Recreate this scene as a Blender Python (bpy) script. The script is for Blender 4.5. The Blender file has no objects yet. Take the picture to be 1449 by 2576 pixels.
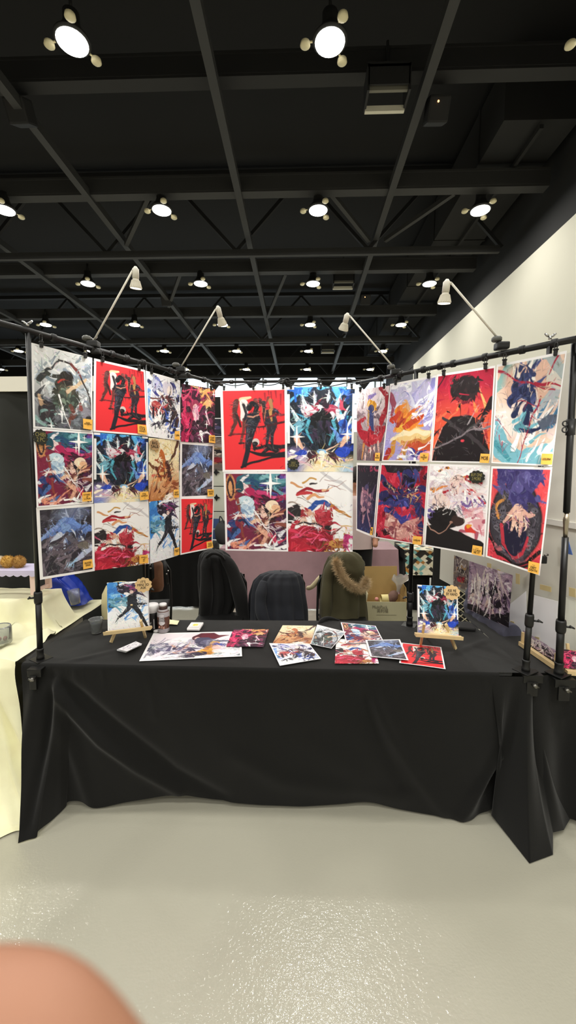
import bpy, bmesh, math, random
import numpy as np
from mathutils import Vector, Matrix
random.seed(7); RNG = np.random.default_rng(11)
scn = bpy.context.scene
COL = scn.collection
V = Vector
# ------------------------------------------------------------------ camera (phone ultra-wide, portrait)
FPX, IW, IH = 1030.0, 1449, 2576
CAMH = 1.72
YAW = math.atan(30/FPX); PIT = math.atan(104/FPX*math.cos(YAW))
FW = V((-math.sin(YAW)*math.cos(PIT), math.cos(YAW)*math.cos(PIT), -math.sin(PIT)))
RT = V((math.cos(YAW), math.sin(YAW), 0)); UP = RT.cross(FW)
CP = V((0, 0, CAMH))
cd = bpy.data.cameras.new('camera'); cam = bpy.data.objects.new('camera', cd); COL.objects.link(cam)
cam.location = CP
cam.rotation_euler = (math.pi/2 - PIT, 0, YAW)
cd.sensor_fit = 'VERTICAL'; cd.sensor_height = 24.0; cd.sensor_width = 24.0
cd.lens = FPX/IH*24.0
cd.clip_start = 0.01; cd.clip_end = 200
cd.dof.use_dof = True; cd.dof.focus_distance = 2.4
cd.dof.aperture_fstop = cd.lens/2.6
scn.camera = cam
# survey helpers: turn a sight line into a point on a known plane of the place
def ray(x, y): return FW + RT*((x-IW/2)/FPX) - UP*((y-IH/2)/FPX)
def atz(x, y, z): r = ray(x, y); return CP + r*((z-CAMH)/r.z)
def aty(x, y, Y): r = ray(x, y); return CP + r*(Y/r.y)
def atx(x, y, X): r = ray(x, y); return CP + r*(X/r.x)
def atpl(x, y, pl):
    p, n = pl; r = ray(x, y); return CP + r*((p-CP).dot(n)/r.dot(n))
def plane_of(a, b, off=0.0):
    d = (b-a).normalized(); n = d.cross(V((0, 0, 1))).normalized()
    if n.dot(CP-a) < 0: n = -n
    return (a + n*off, n)
# ------------------------------------------------------------------ colour + materials
def lin(c):
    if isinstance(c, str):
        c = tuple(int(c[i:i+2], 16) for i in (0, 2, 4))
    return tuple((x/255/12.92 if x/255 <= 0.04045 else ((x/255+0.055)/1.055)**2.4) for x in c)
def setin(b, k, v):
    if k in b.inputs: b.inputs[k].default_value = v
MATS = {}
def mat(name, c, rough=0.6, metal=0.0, noise=0.0, nscale=20.0, bump=0.0, bscale=60.0, sheen=0.0, trans=0.0, emit=0.0, ior=1.45, coat=0.0, spec=0.5):
    if name in MATS: return MATS[name]
    m = bpy.data.materials.new(name); m.use_nodes = True
    nt = m.node_tree; b = nt.nodes['Principled BSDF']; L = nt.links
    c4 = (*lin(c), 1)
    setin(b, 'Base Color', c4); setin(b, 'Roughness', rough); setin(b, 'Metallic', metal)
    setin(b, 'Sheen Weight', sheen); setin(b, 'Transmission Weight', trans); setin(b, 'IOR', ior); setin(b, 'Coat Weight', coat)
    setin(b, 'Specular IOR Level', spec)
    if emit: setin(b, 'Emission Color', c4); setin(b, 'Emission Strength', emit)
    if noise or bump:
        tc = nt.nodes.new('ShaderNodeTexCoord')
    if noise:
        n = nt.nodes.new('ShaderNodeTexNoise'); n.inputs['Scale'].default_value = nscale; n.inputs['Detail'].default_value = 4
        L.new(tc.outputs['Object'], n.inputs['Vector'])
        mx = nt.nodes.new('ShaderNodeMix'); mx.data_type = 'RGBA'
        mx.inputs[6].default_value = (*[x*(1-noise) for x in c4[:3]], 1)
        mx.inputs[7].default_value = (*[min(1, x*(1+noise)) for x in c4[:3]], 1)
        L.new(n.outputs['Fac'], mx.inputs[0]); L.new(mx.outputs[2], b.inputs['Base Color'])
    if bump:
        n2 = nt.nodes.new('ShaderNodeTexNoise'); n2.inputs['Scale'].default_value = bscale; n2.inputs['Detail'].default_value = 3
        L.new(tc.outputs['Object'], n2.inputs['Vector'])
        bp = nt.nodes.new('ShaderNodeBump'); bp.inputs['Strength'].default_value = bump; bp.inputs['Distance'].default_value = 0.004
        L.new(n2.outputs['Fac'], bp.inputs['Height']); L.new(bp.outputs['Normal'], b.inputs['Normal'])
    MATS[name] = m
    return m
def print_mat():
    m = bpy.data.materials.new('printed_paper'); m.use_nodes = True
    nt = m.node_tree; b = nt.nodes['Principled BSDF']
    a = nt.nodes.new('ShaderNodeAttribute'); a.attribute_name = 'ink'
    nt.links.new(a.outputs['Color'], b.inputs['Base Color'])
    setin(b, 'Roughness', 0.45); setin(b, 'Specular IOR Level', 0.35)
    return m
# ------------------------------------------------------------------ mesh builder
WLOC = {}
class MB:
    def __init__(s): s.v = []; s.f = []; s.sm = []
    def add(s, vs, fs, smooth=True):
        o = len(s.v); s.v += [V(p) for p in vs]
        for f in fs: s.f.append([i+o for i in f]); s.sm.append(smooth)
        return s
    def box(s, c, d, M=None, bev=0.0):
        x, y, z = d[0]/2, d[1]/2, d[2]/2
        if bev <= 0:
            vs = [V((a*x, b*y, e*z)) for a in (-1, 1) for b in (-1, 1) for e in (-1, 1)]
            fs = [(0,1,3,2),(4,6,7,5),(0,4,5,1),(2,3,7,6),(0,2,6,4),(1,5,7,3)]
        else:
            bm = bmesh.new(); bmesh.ops.create_cube(bm, size=1)
            for v in bm.verts: v.co = V((v.co.x*d[0], v.co.y*d[1], v.co.z*d[2]))
            bmesh.ops.bevel(bm, geom=bm.edges[:], offset=bev, segments=2, affect='EDGES', profile=0.6)
            bm.verts.index_update()
            vs = [v.co.copy() for v in bm.verts]; fs = [[v.index for v in f.verts] for f in bm.faces]; bm.free()
        M = M or Matrix.Identity(3)
        return s.add([M @ p + V(c) for p in vs], fs, False)
    def bar(s, a, b, w, h=None, up=V((0,0,1)), bev=0.0):
        a, b = V(a), V(b); d = b-a; z = d.normalized()
        u = up if abs(z.dot(up)) < 0.98 else V((1,0,0))
        x = u.cross(z).normalized(); y = z.cross(x)
        M = Matrix((x, y, z)).transposed()
        return s.box((a+b)/2, (w, h or w, d.length), M, bev)
    def tube(s, pts, r, n=12, caps=True, ell=1.0):
        pts = [V(p) for p in pts]; N = len(pts)
        rs = r if isinstance(r, (list, tuple)) else [r]*N
        t0 = (pts[1]-pts[0]).normalized()
        ref = V((0,0,1)) if abs(t0.z) < 0.9 else V((1,0,0))
        x = ref.cross(t0).normalized(); vs = []
        for i in range(N):
            t = (pts[min(i+1, N-1)] - pts[max(i-1, 0)]).normalized()
            x = (x - t*x.dot(t)).normalized(); y = t.cross(x)
            for k in range(n):
                a = 2*math.pi*k/n
                vs.append(pts[i] + (x*math.cos(a) + y*math.sin(a)*ell)*rs[i])
        fs = []
        for i in range(N-1):
            for k in range(n):
                fs.append((i*n+k, i*n+(k+1)%n, (i+1)*n+(k+1)%n, (i+1)*n+k))
        s.add(vs, fs)
        if caps:
            o = len(s.v) - len(vs)
            s.f.append([o+k for k in range(n)][::-1]); s.sm.append(False)
            s.f.append([o+(N-1)*n+k for k in range(n)]); s.sm.append(False)
        return s
    def lathe(s, c, prof, n=24, M=None, caps=True):
        M = M or Matrix.Identity(3); c = V(c); vs = []
        for r, z in prof:
            for k in range(n):
                a = 2*math.pi*k/n; vs.append(M @ V((r*math.cos(a), r*math.sin(a), z)) + c)
        fs = []
        for i in range(len(prof)-1):
            for k in range(n): fs.append((i*n+k, i*n+(k+1)%n, (i+1)*n+(k+1)%n, (i+1)*n+k))
        o = len(s.v); s.add(vs, fs)
        if caps:
            s.f.append([o+k for k in range(n)][::-1]); s.sm.append(False)
            s.f.append([o+(len(prof)-1)*n+k for k in range(n)]); s.sm.append(False)
        return s
    def grid(s, P):
        ny, nx = len(P), len(P[0]); vs = [p for r in P for p in r]
        fs = [(j*nx+i, j*nx+i+1, (j+1)*nx+i+1, (j+1)*nx+i) for j in range(ny-1) for i in range(nx-1)]
        return s.add(vs, fs)
    def ball(s, c, r, n=16, M=None, lump=0.0, seed=0):
        M = M or Matrix.Identity(3); rr = r if isinstance(r, (tuple, list)) else (r, r, r); rows = n//2; vs = []
        for j in range(rows+1):
            th = math.pi*j/rows
            for k in range(n):
                ph = 2*math.pi*k/n
                d = V((math.sin(th)*math.cos(ph), math.sin(th)*math.sin(ph), math.cos(th)))
                q = 1 + lump*(nz(d.x*2.1+seed, d.y*2.1, d.z*2.1))
                vs.append(V(c) + M @ V((d.x*rr[0]*q, d.y*rr[1]*q, d.z*rr[2]*q)))
        fs = [(j*n+k, (j+1)*n+k, (j+1)*n+(k+1)%n, j*n+(k+1)%n) for j in range(rows) for k in range(n)]
        return s.add(vs, fs)
    def prism(s, pts, n, t):
        """flat outline pts (3D, planar) extruded by n*t"""
        N = len(pts); vs = [V(p) for p in pts] + [V(p)+V(n)*t for p in pts]
        fs = [list(range(N)), list(range(N, 2*N))[::-1]] + [(i, (i+1)%N, N+(i+1)%N, N+i) for i in range(N)]
        return s.add(vs, fs, False)
    def build(s, name, m, parent=None, weld=False):
        me = bpy.data.meshes.new(name)
        off = wloc(parent) if parent else V((0,0,0))
        me.from_pydata([tuple(p-off) for p in s.v], [], s.f)
        me.polygons.foreach_set('use_smooth', s.sm)
        bm = bmesh.new(); bm.from_mesh(me)
        if weld: bmesh.ops.remove_doubles(bm, verts=bm.verts[:], dist=1e-5)
        bmesh.ops.recalc_face_normals(bm, faces=bm.faces[:]); bm.to_mesh(me); bm.free()
        me.materials.append(m)
        o = bpy.data.objects.new(name, me); COL.objects.link(o)
        if parent: o.parent = parent
        WLOC[o.name] = off
        return o
    def solo(s, name, m, label, cat, group=None, kind=None, base=None, **k):
        """a thing that is one mesh, origin at its base"""
        if base is None:
            xs = [p.x for p in s.v]; ys = [p.y for p in s.v]; zs = [p.z for p in s.v]
            base = V(((min(xs)+max(xs))/2, (min(ys)+max(ys))/2, min(zs)))
        base = V(base); s.v = [p-base for p in s.v]
        o = s.build(name, m, None, **k); o.location = base; WLOC[o.name] = base
        if kind: o['kind'] = kind
        if label: tag(o, label, cat, group)
        return o
def wloc(o): return WLOC[o.name]
def nz(x, y=0.0, z=0.0):
    return (math.sin(1.7*x+2.3*y+0.4)+math.sin(2.9*y-1.3*z+x*0.7+1.1)+math.sin(3.1*z+1.9*x*0.8-2.2*y+2.0)+0.6*math.sin(5.3*x+4.1*y+3.7*z))/3.6
def tag(o, label, cat, group=None):
    o['label'] = label; o['category'] = cat
    if group: o['group'] = group
    return o
def thing(name, loc, label, cat, group=None):
    o = bpy.data.objects.new(name, None); COL.objects.link(o); o.location = loc; o.empty_display_size = 0.05
    WLOC[o.name] = V(loc)
    return tag(o, label, cat, group)
def copy_tree(o, parent=None):
    c = o.copy(); COL.objects.link(c); c.parent = parent
    for ch in list(o.children): copy_tree(ch, c)
    return c
def struct(mb, name, m, **k):
    return mb.solo(name, m, None, None, kind='structure', **k)
def text_mesh(name, body, size, m, parent, origin, xd, yd, depth=0.0006, align='CENTER', fit=None):
    cu = bpy.data.curves.new(name, 'FONT'); cu.body = body; cu.size = size; cu.align_x = align; cu.align_y = 'CENTER'; cu.space_line = 0.85
    cu.extrude = depth/2; cu.resolution_u = 2
    t = bpy.data.objects.new(name+'_tmp', cu); COL.objects.link(t)
    dg = bpy.context.evaluated_depsgraph_get(); me = bpy.data.meshes.new_from_object(t.evaluated_get(dg))
    bpy.data.objects.remove(t); bpy.data.curves.remove(cu)
    xd, yd = V(xd).normalized(), V(yd).normalized(); zd = xd.cross(yd)
    sx = sy = 1.0
    if fit and len(me.vertices):
        w = max(v.co.x for v in me.vertices)-min(v.co.x for v in me.vertices); h = max(v.co.y for v in me.vertices)-min(v.co.y for v in me.vertices)
        sx = fit[0]/max(w, 1e-5); sy = fit[1]/max(h, 1e-5); sx = min(sx, sy*1.5); sy = min(sy, sx*1.6)
    off = wloc(parent)
    for v in me.vertices:
        v.co = V(origin) + xd*(v.co.x*sx) + yd*(v.co.y*sy) + zd*v.co.z - off
    me.materials.clear(); me.materials.append(m); me.name = name
    o = bpy.data.objects.new(name, me); COL.objects.link(o); o.parent = parent; WLOC[o.name] = off
    return o
def catmull(pts, n):
    pts = [V(p) for p in pts]; P = [pts[0]*2-pts[1]] + pts + [pts[-1]*2-pts[-2]]; out = []
    K = len(pts)-1
    for i in range(n):
        t = i/(n-1)*K; k = min(int(t), K-1); t -= k
        a, b, c, d = P[k:k+4]
        out.append(0.5*((2*b) + (c-a)*t + (2*a-5*b+4*c-d)*t*t + (3*b-a-3*c+d)*t**3))
    return out
def polyl(pts, n):
    pts = [V(p) for p in pts]; L = [0]
    for a, b in zip(pts, pts[1:]): L.append(L[-1]+(b-a).length)
    out = []
    for i in range(n):
        t = L[-1]*i/(n-1); k = 0
        while k < len(pts)-2 and t > L[k+1]: k += 1
        q = (t-L[k])/max(1e-9, L[k+1]-L[k]); out.append(pts[k].lerp(pts[k+1], min(1, q)))
    return out
# shared materials
black_metal = mat('black_powder_coat', (17,17,17), 0.38, 0.0, spec=0.5)
black_plastic = mat('black_plastic', (20,20,20), 0.45)
chrome = mat('chrome', (190,190,188), 0.2, 1.0)
ink_black = mat('marker_ink', (22,18,14), 0.7)
paper = mat('paper_white', (238,236,236), 0.6)
INK = print_mat()
# ------------------------------------------------------------------ painter: abstract print designs as ink colours on a fine paper grid
class Art:
    def __init__(s, w=140, h=188, warp=0.012, seed=1, bg='FFFFFF', border=0.0):
        s.w, s.h = w, h; s.asp = h/w; s.border = border
        u, v = np.meshgrid((np.arange(w)+0.5)/w, (np.arange(h)+0.5)/h)
        s.u0, s.v0 = u, v
        r = np.random.default_rng(seed); s.r = r
        du = np.zeros_like(u); dv = np.zeros_like(u)
        for k in range(10):
            fx, fy = r.normal(0, 14, 2); a = 1/(1+0.12*math.hypot(fx, fy))
            du += a*np.sin(fx*u+fy*v+r.uniform(0, 6.3)); fx, fy = r.normal(0, 14, 2); dv += a*np.sin(fx*u+fy*v+r.uniform(0, 6.3))
        s.u = u+warp*du; s.v = v+warp*dv
        s.c = np.ones((h, w, 3))*np.array(lin(bg))
    def put(s, a, col):
        a = np.clip(a, 0, 1)[..., None]; s.c = s.c*(1-a)+np.array(lin(col))*a
        return s
    def grad(s, c1, c2, ang=90, lo=0.0, hi=1.0):
        t = s.u*math.cos(math.radians(ang))+s.v*math.sin(math.radians(ang)); t = np.clip((t-lo)/(hi-lo), 0, 1)[..., None]
        s.c = np.array(lin(c1))*(1-t)+np.array(lin(c2))*t; return s
    def E(s, cx, cy, rx, ry, col, rot=0, soft=0.06, al=1.0):
        x, y = s.u-cx, (s.v-cy); a = math.radians(rot); x, y = x*math.cos(a)+y*s.asp*math.sin(a), -x*math.sin(a)+y*s.asp*math.cos(a)
        d = np.sqrt((x/rx)**2+(y/(ry*s.asp))**2); return s.put(al*(1-d)/soft+0.5*(d<1), col) if False else s.put(al*np.clip((1+soft/2-d)/soft, 0, 1), col)
    def P(s, pts, col, al=1.0):
        x, y = s.u, s.v; ins = np.zeros(x.shape, bool); dm = np.full(x.shape, 9.0); n = len(pts)
        for i in range(n):
            x1, y1 = pts[i]; x2, y2 = pts[(i+1) % n]
            c = (y1 > y) != (y2 > y); 
            with np.errstate(divide='ignore', invalid='ignore'):
                xi = (x2-x1)*(y-y1)/(y2-y1+1e-12)+x1
            ins ^= c & (x < xi)
            dx, dy = x2-x1, y2-y1; t = np.clip(((x-x1)*dx+(y-y1)*dy)/(dx*dx+dy*dy+1e-12), 0, 1)
            dm = np.minimum(dm, np.hypot(x-x1-t*dx, y-y1-t*dy))
        sd = np.where(ins, dm, -dm); return s.put(al*np.clip(sd/0.008+0.5, 0, 1), col)
    def S(s, pts, w0, w1, col, al=1.0, raw=False):
        U, W = (s.u0, s.v0) if raw else (s.u, s.v); n = len(pts)-1; best = np.full(U.shape, -9.0)
        for i in range(n):
            (x1, y1), (x2, y2) = pts[i], pts[i+1]; m = max(w0, w1)+0.05
            i0 = max(0, int((min(y1, y2)-m)*s.h)); i1 = min(s.h, int((max(y1, y2)+m)*s.h)+1); j0 = max(0, int((min(x1, x2)-m)*s.w)); j1 = min(s.w, int((max(x1, x2)+m)*s.w)+1)
            if i1 <= i0 or j1 <= j0: continue
            x, y = U[i0:i1, j0:j1], W[i0:i1, j0:j1]*s.asp; Y1, Y2 = y1*s.asp, y2*s.asp; dx, dy = x2-x1, Y2-Y1
            t = np.clip(((x-x1)*dx+(y-Y1)*dy)/(dx*dx+dy*dy+1e-12), 0, 1); d = np.hypot(x-x1-t*dx, y-Y1-t*dy)
            q = (i+t)/n; w = w0+(w1-w0)*q; best[i0:i1, j0:j1] = np.maximum(best[i0:i1, j0:j1], w-d)
        return s.put(al*np.clip(best/0.009+0.5, 0, 1), col)
    def R(s, n, box, ang, spread, ln, wd, pal, swirl=None, al=1.0, bend=0.5):
        for k in range(n):
            x = s.r.uniform(box[0], box[2]); y = s.r.uniform(box[1], box[3])
            if swirl:
                a = math.atan2((y-swirl[1])*s.asp, x-swirl[0]) + math.radians(ang) + s.r.normal(0, math.radians(spread))
            else: a = math.radians(ang)+s.r.normal(0, math.radians(spread))
            l = ln*s.r.uniform(0.5, 1.4); w = wd*s.r.uniform(0.4, 1.4); b = s.r.normal(0, bend); pts = []
            for q in range(4):
                pts.append((x, y)); x += math.cos(a)*l/3; y += math.sin(a)*l/3/s.asp; a += b/3
            s.S(pts, w, w*0.12, pal[int(s.r.integers(len(pal)))], al)
        return s
    def detail(s, n, wd=.007, ln=.07, lo=.45, hi=1.7, box=(0,0,1,1), dark=0.0, thr=None):
        """fine brush marks in lighter and darker tones of the colour beneath"""
        ph = s.r.uniform(0, 6.3, 4)
        for k in range(n):
            x = s.r.uniform(box[0], box[2]); y = s.r.uniform(box[1], box[3])
            c = s.c[min(s.h-1, int(y*s.h)), min(s.w-1, int(x*s.w))]
            if thr is not None and c.mean() > thr: continue
            a = 2.2*math.sin(5*x+ph[0])+2*math.sin(6*y+ph[1])+s.r.normal(0, .5); l = ln*s.r.uniform(.4, 1.5); w = wd*s.r.uniform(.5, 1.4)
            f = s.r.uniform(lo, 1) if s.r.random() < .6 else s.r.uniform(1, hi)
            col = np.clip(c*f+(0.04 if f > 1 else 0), 0, .95)*(1+s.r.normal(0, .08, 3)); col = np.clip(col, 0, .95)
            srgb = tuple(255*(12.92*v if v <= .0031308 else 1.055*v**(1/2.4)-.055) for v in col); b = s.r.normal(0, .7); pts = []
            for q in range(4):
                pts.append((x, y)); x += math.cos(a)*l/3; y += math.sin(a)*l/3/s.asp; a += b/3
            s.S(pts, w, w*.2, srgb)
        return s
    def spark(s, x, y, r, col='FFFFFF'):
        w = r*0.16
        for dx, dy in ((1,0),(-1,0),(0,1.5),(0,-1.5)): s.S([(x, y), (x+dx*r, y+dy*r/s.asp)], w, 0.001, col, raw=True)
        return s
    def frame(s, b, col='F4F2F2', bt=None):
        """white paper margin"""
        bx = b; by = b/s.asp; m = (s.u0 < bx)|(s.u0 > 1-bx)|(s.v0 < (bt or by))|(s.v0 > 1-by); s.c[m] = lin(col); return s
ARTS = {}
def A(key, **k): a = Art(**k); ARTS[key] = a; return a
# grey-blue storm
a = A('storm', seed=3, bg='B9C0C6'); a.grad('E4E6E8', '5D6068', 80, 0.15, 0.95)
a.R(70, (.0,.12,1,.6), 20, 60, .35, .03, ['F0F2F3','9FAAB5','C9D0D6','7E8E9A','DCE2E6','8C99A8'])
a.R(30, (.0,.6,1,.98), 10, 50, .3, .035, ['4A4E56','6C7078','585A60','7D858E','3E4046'])
a.S([(.1,.42),(.2,.3),(.4,.33),(.5,.37)], .05, .02, '3A3C38').S([(.12,.42),(.16,.3),(.3,.22),(.42,.14)], .03,.012,'33363A')
a.E(.5,.42,.16,.1,'3B3A34').E(.55,.52,.2,.09,'4A463C').E(.52,.63,.24,.09,'39403A').R(26,(.34,.45,.7,.7),80,50,.16,.03,['2E302C','5B6E62','7C8C7C','3A3B34','8A7A5E','4C5A50'])
a.E(.54,.34,.13,.09,'2B2624').S([(.56,.5),(.7,.44),(.88,.3)],.035,.02,'D9BC9C').S([(.4,.4),(.5,.36)],.02,.01,'B23A34')
a.S([(.42,.13),(.62,.16),(.78,.28),(.92,.5),(.98,.66)],.018,.012,'34302F').S([(.62,.16),(.72,.22),(.8,.3)],.03,.01,'7A3B38')
a.S([(.62,.68),(.7,.78),(.6,.86),(.58,.94)],.04,.015,'6E4038').E(.22,.78,.14,.13,'2E2B30').R(14,(.08,.7,.36,.95),70,60,.15,.02,['232128','4A3E44','3A363C','7FA09E'])
a.S([(.14,.7),(.1,.6)],.03,.02,'B8987C').E(.9,.76,.11,.1,'8E8C98').E(.93,.83,.07,.05,'34322F').S([(.8,.7),(.78,.62)],.03,.02,'8A4A48').S([(.4,.55),(.6,.98)],.012,.004,'FFFFFF').spark(.46,.8,.1).spark(.28,.95,.06); a.S([(.05,.88),(.2,.95)],.04,.02,'86A8A4'); a.detail(420,.007,.07).frame(.03,'ECECEC',.01)
# red field with black uprights and long bars of shade
a = A('redfield', seed=5, warp=.007, bg='E9333A')
for x,y,h_ in ((.58,.12,.09),(.66,.06,.08),(.76,.05,.1),(.83,.04,.09),(.9,.08,.12),(.72,.02,.07),(.95,.05,.1)): a.S([(x,y),(x+.005,y+h_)],.016,.008,'9E2530')
a.R(16,(.52,.1,.86,.3),85,14,.16,.028,['4A2A2C','2A2024','7C3B38','A66A54','8E3A3C','3A2A2E'])
a.S([(.23,.15),(.2,.3),(.21,.42),(.13,.55)],.04,.02,'5A3230').S([(.22,.3),(.28,.45)],.022,.018,'3A2426')
a.S([(.3,.14),(.44,.1)],.035,.02,'E8C8A0').S([(.34,.18),(.35,.28),(.33,.36)],.065,.05,'EFE0DC').S([(.34,.37),(.33,.5),(.28,.66)],.03,.018,'6E3A38').S([(.33,.2),(.38,.3)],.02,.02,'2E2A30')
a.P([(.68,.25),(.82,.25),(.86,.42),(.8,.55),(.79,.68),(.75,.68),(.74,.55),(.7,.7),(.66,.7),(.69,.5),(.66,.4)],'2B2630').S([(.74,.16),(.78,.26)],.03,.02,'A87A50').S([(.75,.27),(.77,.38)],.03,.012,'B98A50').S([(.82,.27),(.9,.32)],.025,.02,'2B2630')
a.P([(.36,.3),(.56,.3),(.6,.36),(.52,.5),(.5,.56),(.46,.66),(.42,.8),(.37,.95),(.29,.94),(.35,.76),(.37,.56),(.36,.44),(.33,.36)],'20222E').S([(.42,.24),(.47,.18),(.54,.22),(.5,.3)],.045,.03,'15161C').S([(.4,.33),(.48,.35),(.56,.32)],.012,.01,'C9907A').S([(.4,.45),(.38,.6)],.012,.02,'3A3C4E')
a.S([(.3,.94),(.6,.85),(1,.8)],.022,.018,'1C1A22').S([(.42,.76),(.66,.79),(1,.79)],.014,.05,'1C1A22').S([(.5,.72),(.7,.69),(1,.7)],.022,.03,'1C1A22').S([(.6,.78),(.72,.72),(.84,.74)],.02,.04,'1C1A22')
a.S([(.1,.55),(.4,.54)],.01,.012,'5A1A22').S([(.26,.66),(.5,.64)],.014,.01,'3A161E').S([(.56,.46),(1,.4)],.014,.02,'4A1820').S([(.7,.34),(1,.31)],.012,.016,'7A1C28').E(.52,.64,.05,.045,'CFC4C0').E(.51,.66,.04,.03,'201C22').S([(.5,.68),(.5,.74)],.03,.014,'1C1A22').S([(.9,.96),(.94,.93)],.005,.003,'901C24'); a.detail(900,.006,.06,.5,2.6,(.1,.05,1,.75),thr=.12).frame(.035)
# white, indigo and black sweep
a = A('indigosweep', seed=8, bg='F1F1F4'); a.R(20,(.0,.0,1,.3),30,40,.4,.04,['3A3C86','C9CCE6','5A62B4','E8E9F2','7F86C6','2C2E60'])
a.R(46,(.0,.25,1,1),-50,50,.4,.035,['F6F6F8','E6E7F0','FFFFFF','C9CEE4','2A2E50','20243A','D8DAE8'])
a.E(.62,.2,.15,.11,'D9D3E2').E(.66,.22,.08,.06,'F2E4E0').R(20,(.35,.28,.85,.5),10,40,.3,.03,['1E1C24','3A2A30','5C2C34','EADDD8','23242E','8E3A40']).S([(.0,.4),(.9,.34)],.012,.008,'6E3A34')
a.E(.28,.5,.16,.09,'A63C40',20).R(16,(.1,.44,.5,.6),30,60,.22,.035,['B8484A','8E2E34','D08078','24242E']).R(22,(.4,.5,.95,.8),100,30,.3,.045,['17161C','2E2224','3A2A28','262A3A','4A3430'])
a.R(14,(.5,.65,1,.95),-40,40,.3,.03,['2F4CA8','5B7BD0','1E2A66','8FA4E0','FFFFFF']).S([(.08,.3),(.02,.55),(.12,.75)],.05,.01,'6FA0E0').R(10,(.1,.6,.5,.9),-60,30,.3,.04,['FFFFFF','1F2233','F4F4F8']); a.detail(420,.007,.08,.3,1.3).frame(.03,'F4F4F6')
# magenta flames
a = A('magenta', seed=12, bg='3A1E30'); a.R(60,(0,0,1,1),-60,50,.35,.045,['2A1626','4A2038','8E2450','C02E62','5E2444','201420','E0406E'])
a.R(18,(.45,.02,1,.34),-30,50,.3,.045,['E8A060','F2C088','B86A48','8A4A3C','F0B870']).E(.78,.3,.09,.08,'E8B07C').E(.79,.37,.06,.05,'3A2420').R(12,(.0,.1,.4,.6),-70,30,.35,.05,['E03A6E','F05C86','B02450','7E1E44'])
a.E(.36,.34,.13,.1,'A03A5A').E(.38,.38,.06,.05,'F0C0C0').S([(.4,.46),(.42,.6),(.46,.72)],.09,.03,'E6A8C0').S([(.36,.5),(.4,.68)],.03,.02,'F8D0DC').S([(.5,.5),(.43,.7)],.02,.02,'F4C8D6')
a.R(26,(.3,.5,.9,.98),60,50,.28,.05,['241824','3E2034','5C2A48','1E141E','7E3A5C']).R(10,(.0,.6,.3,1),-70,30,.3,.05,['F0487A','E03068','A82450']).S([(.72,.42),(.82,.66)],.02,.015,'F0C0D0').S([(.55,.8),(.64,.98)],.05,.004,'FFFFFF').S([(.55,.8),(.95,.86)],.028,.01,'F4E8F0').detail(450,.007,.08).spark(.74,.66,.07).spark(.95,.1,.06)
# teal hair ribbon over wine red
a = A('tealribbon', seed=15, bg='7A2438'); a.grad('7E2440','3A1E44',0,.2,1); a.R(20,(.45,.0,1,.24),10,30,.45,.05,['3A2A6E','5A4AA0','7A3A7A','2A2050','8C5AB0'])
a.S([(.28,.1),(.42,.03),(.62,.1),(.8,.17),(1,.14)],.1,.03,'2F6676').R(18,(.25,.02,.8,.22),25,25,.3,.03,['2A5A6C','5E98A4','1E3E52','7FB4BC','234C70']).S([(.24,.14),(.3,.06),(.37,.04)],.035,.02,'E8E6EC')
a.E(.3,.2,.09,.075,'EFD6D6').E(.24,.18,.07,.08,'1F4A58').S([(.4,.27),(.58,.3),(.78,.34),(1,.28)],.1,.03,'B02458').R(18,(.36,.22,.9,.42),10,35,.25,.035,['C83A74','8A1C44','5E1838','D85A90','40142C'])
a.E(.32,.38,.14,.075,'C8DCE8').E(.36,.47,.11,.1,'B4CCE0').R(12,(.22,.34,.46,.58),80,40,.14,.02,['E8F0F6','94B0CC','D4E2EC','7C98B8']).S([(.05,.1),(.07,.25),(.16,.33)],.012,.012,'C98A50').E(.1,.2,.075,.15,'C8875A').E(.1,.2,.052,.12,'30202C').E(.1,.2,.028,.08,'D49A68')
a.S([(.2,.34),(.3,.95)],.018,.016,'8A4038').R(14,(.0,.6,.4,.98),40,50,.24,.05,['27407A','4A6AA6','8FA8D0','E0E4F0','1E2A50','D08A70']).S([(.3,.55),(.1,.57)],.03,.004,'F0D8D0').S([(.42,.63),(.7,.6)],.03,.02,'E6B89A')
a.E(.74,.42,.11,.075,'F2DCC0').E(.8,.46,.08,.06,'E8B890').E(.62,.5,.1,.075,'E8C0B0').R(26,(.5,.5,1,.8),-20,50,.28,.04,['4A2428','2C1820','6E3A34','E0B098','8A4A40','1E1420','D8C8D0']).S([(.6,.72),(.72,.86),(.84,1)],.09,.05,'5E2426').S([(.55,.7),(.66,.78),(.58,.92)],.05,.03,'E0A890').R(12,(.7,.78,1,.95),-30,40,.2,.03,['E8E8F0','2A2440','FFFFFF','C0385A'])
a.R(14,(.0,.9,1,1),-8,20,.35,.03,['FFFFFF','F6D0C8','E89A80','FFFFFF','F4F4F8']).R(9,(.3,.45,.75,.7),12,60,.4,.006,['FFFFFF','F8E8E8']).detail(450,.006,.07,.4,1.5).spark(.73,.14,.17).spark(.68,.22,.06).spark(.83,.08,.04); a.frame(.03,'F6F4F6')
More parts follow.
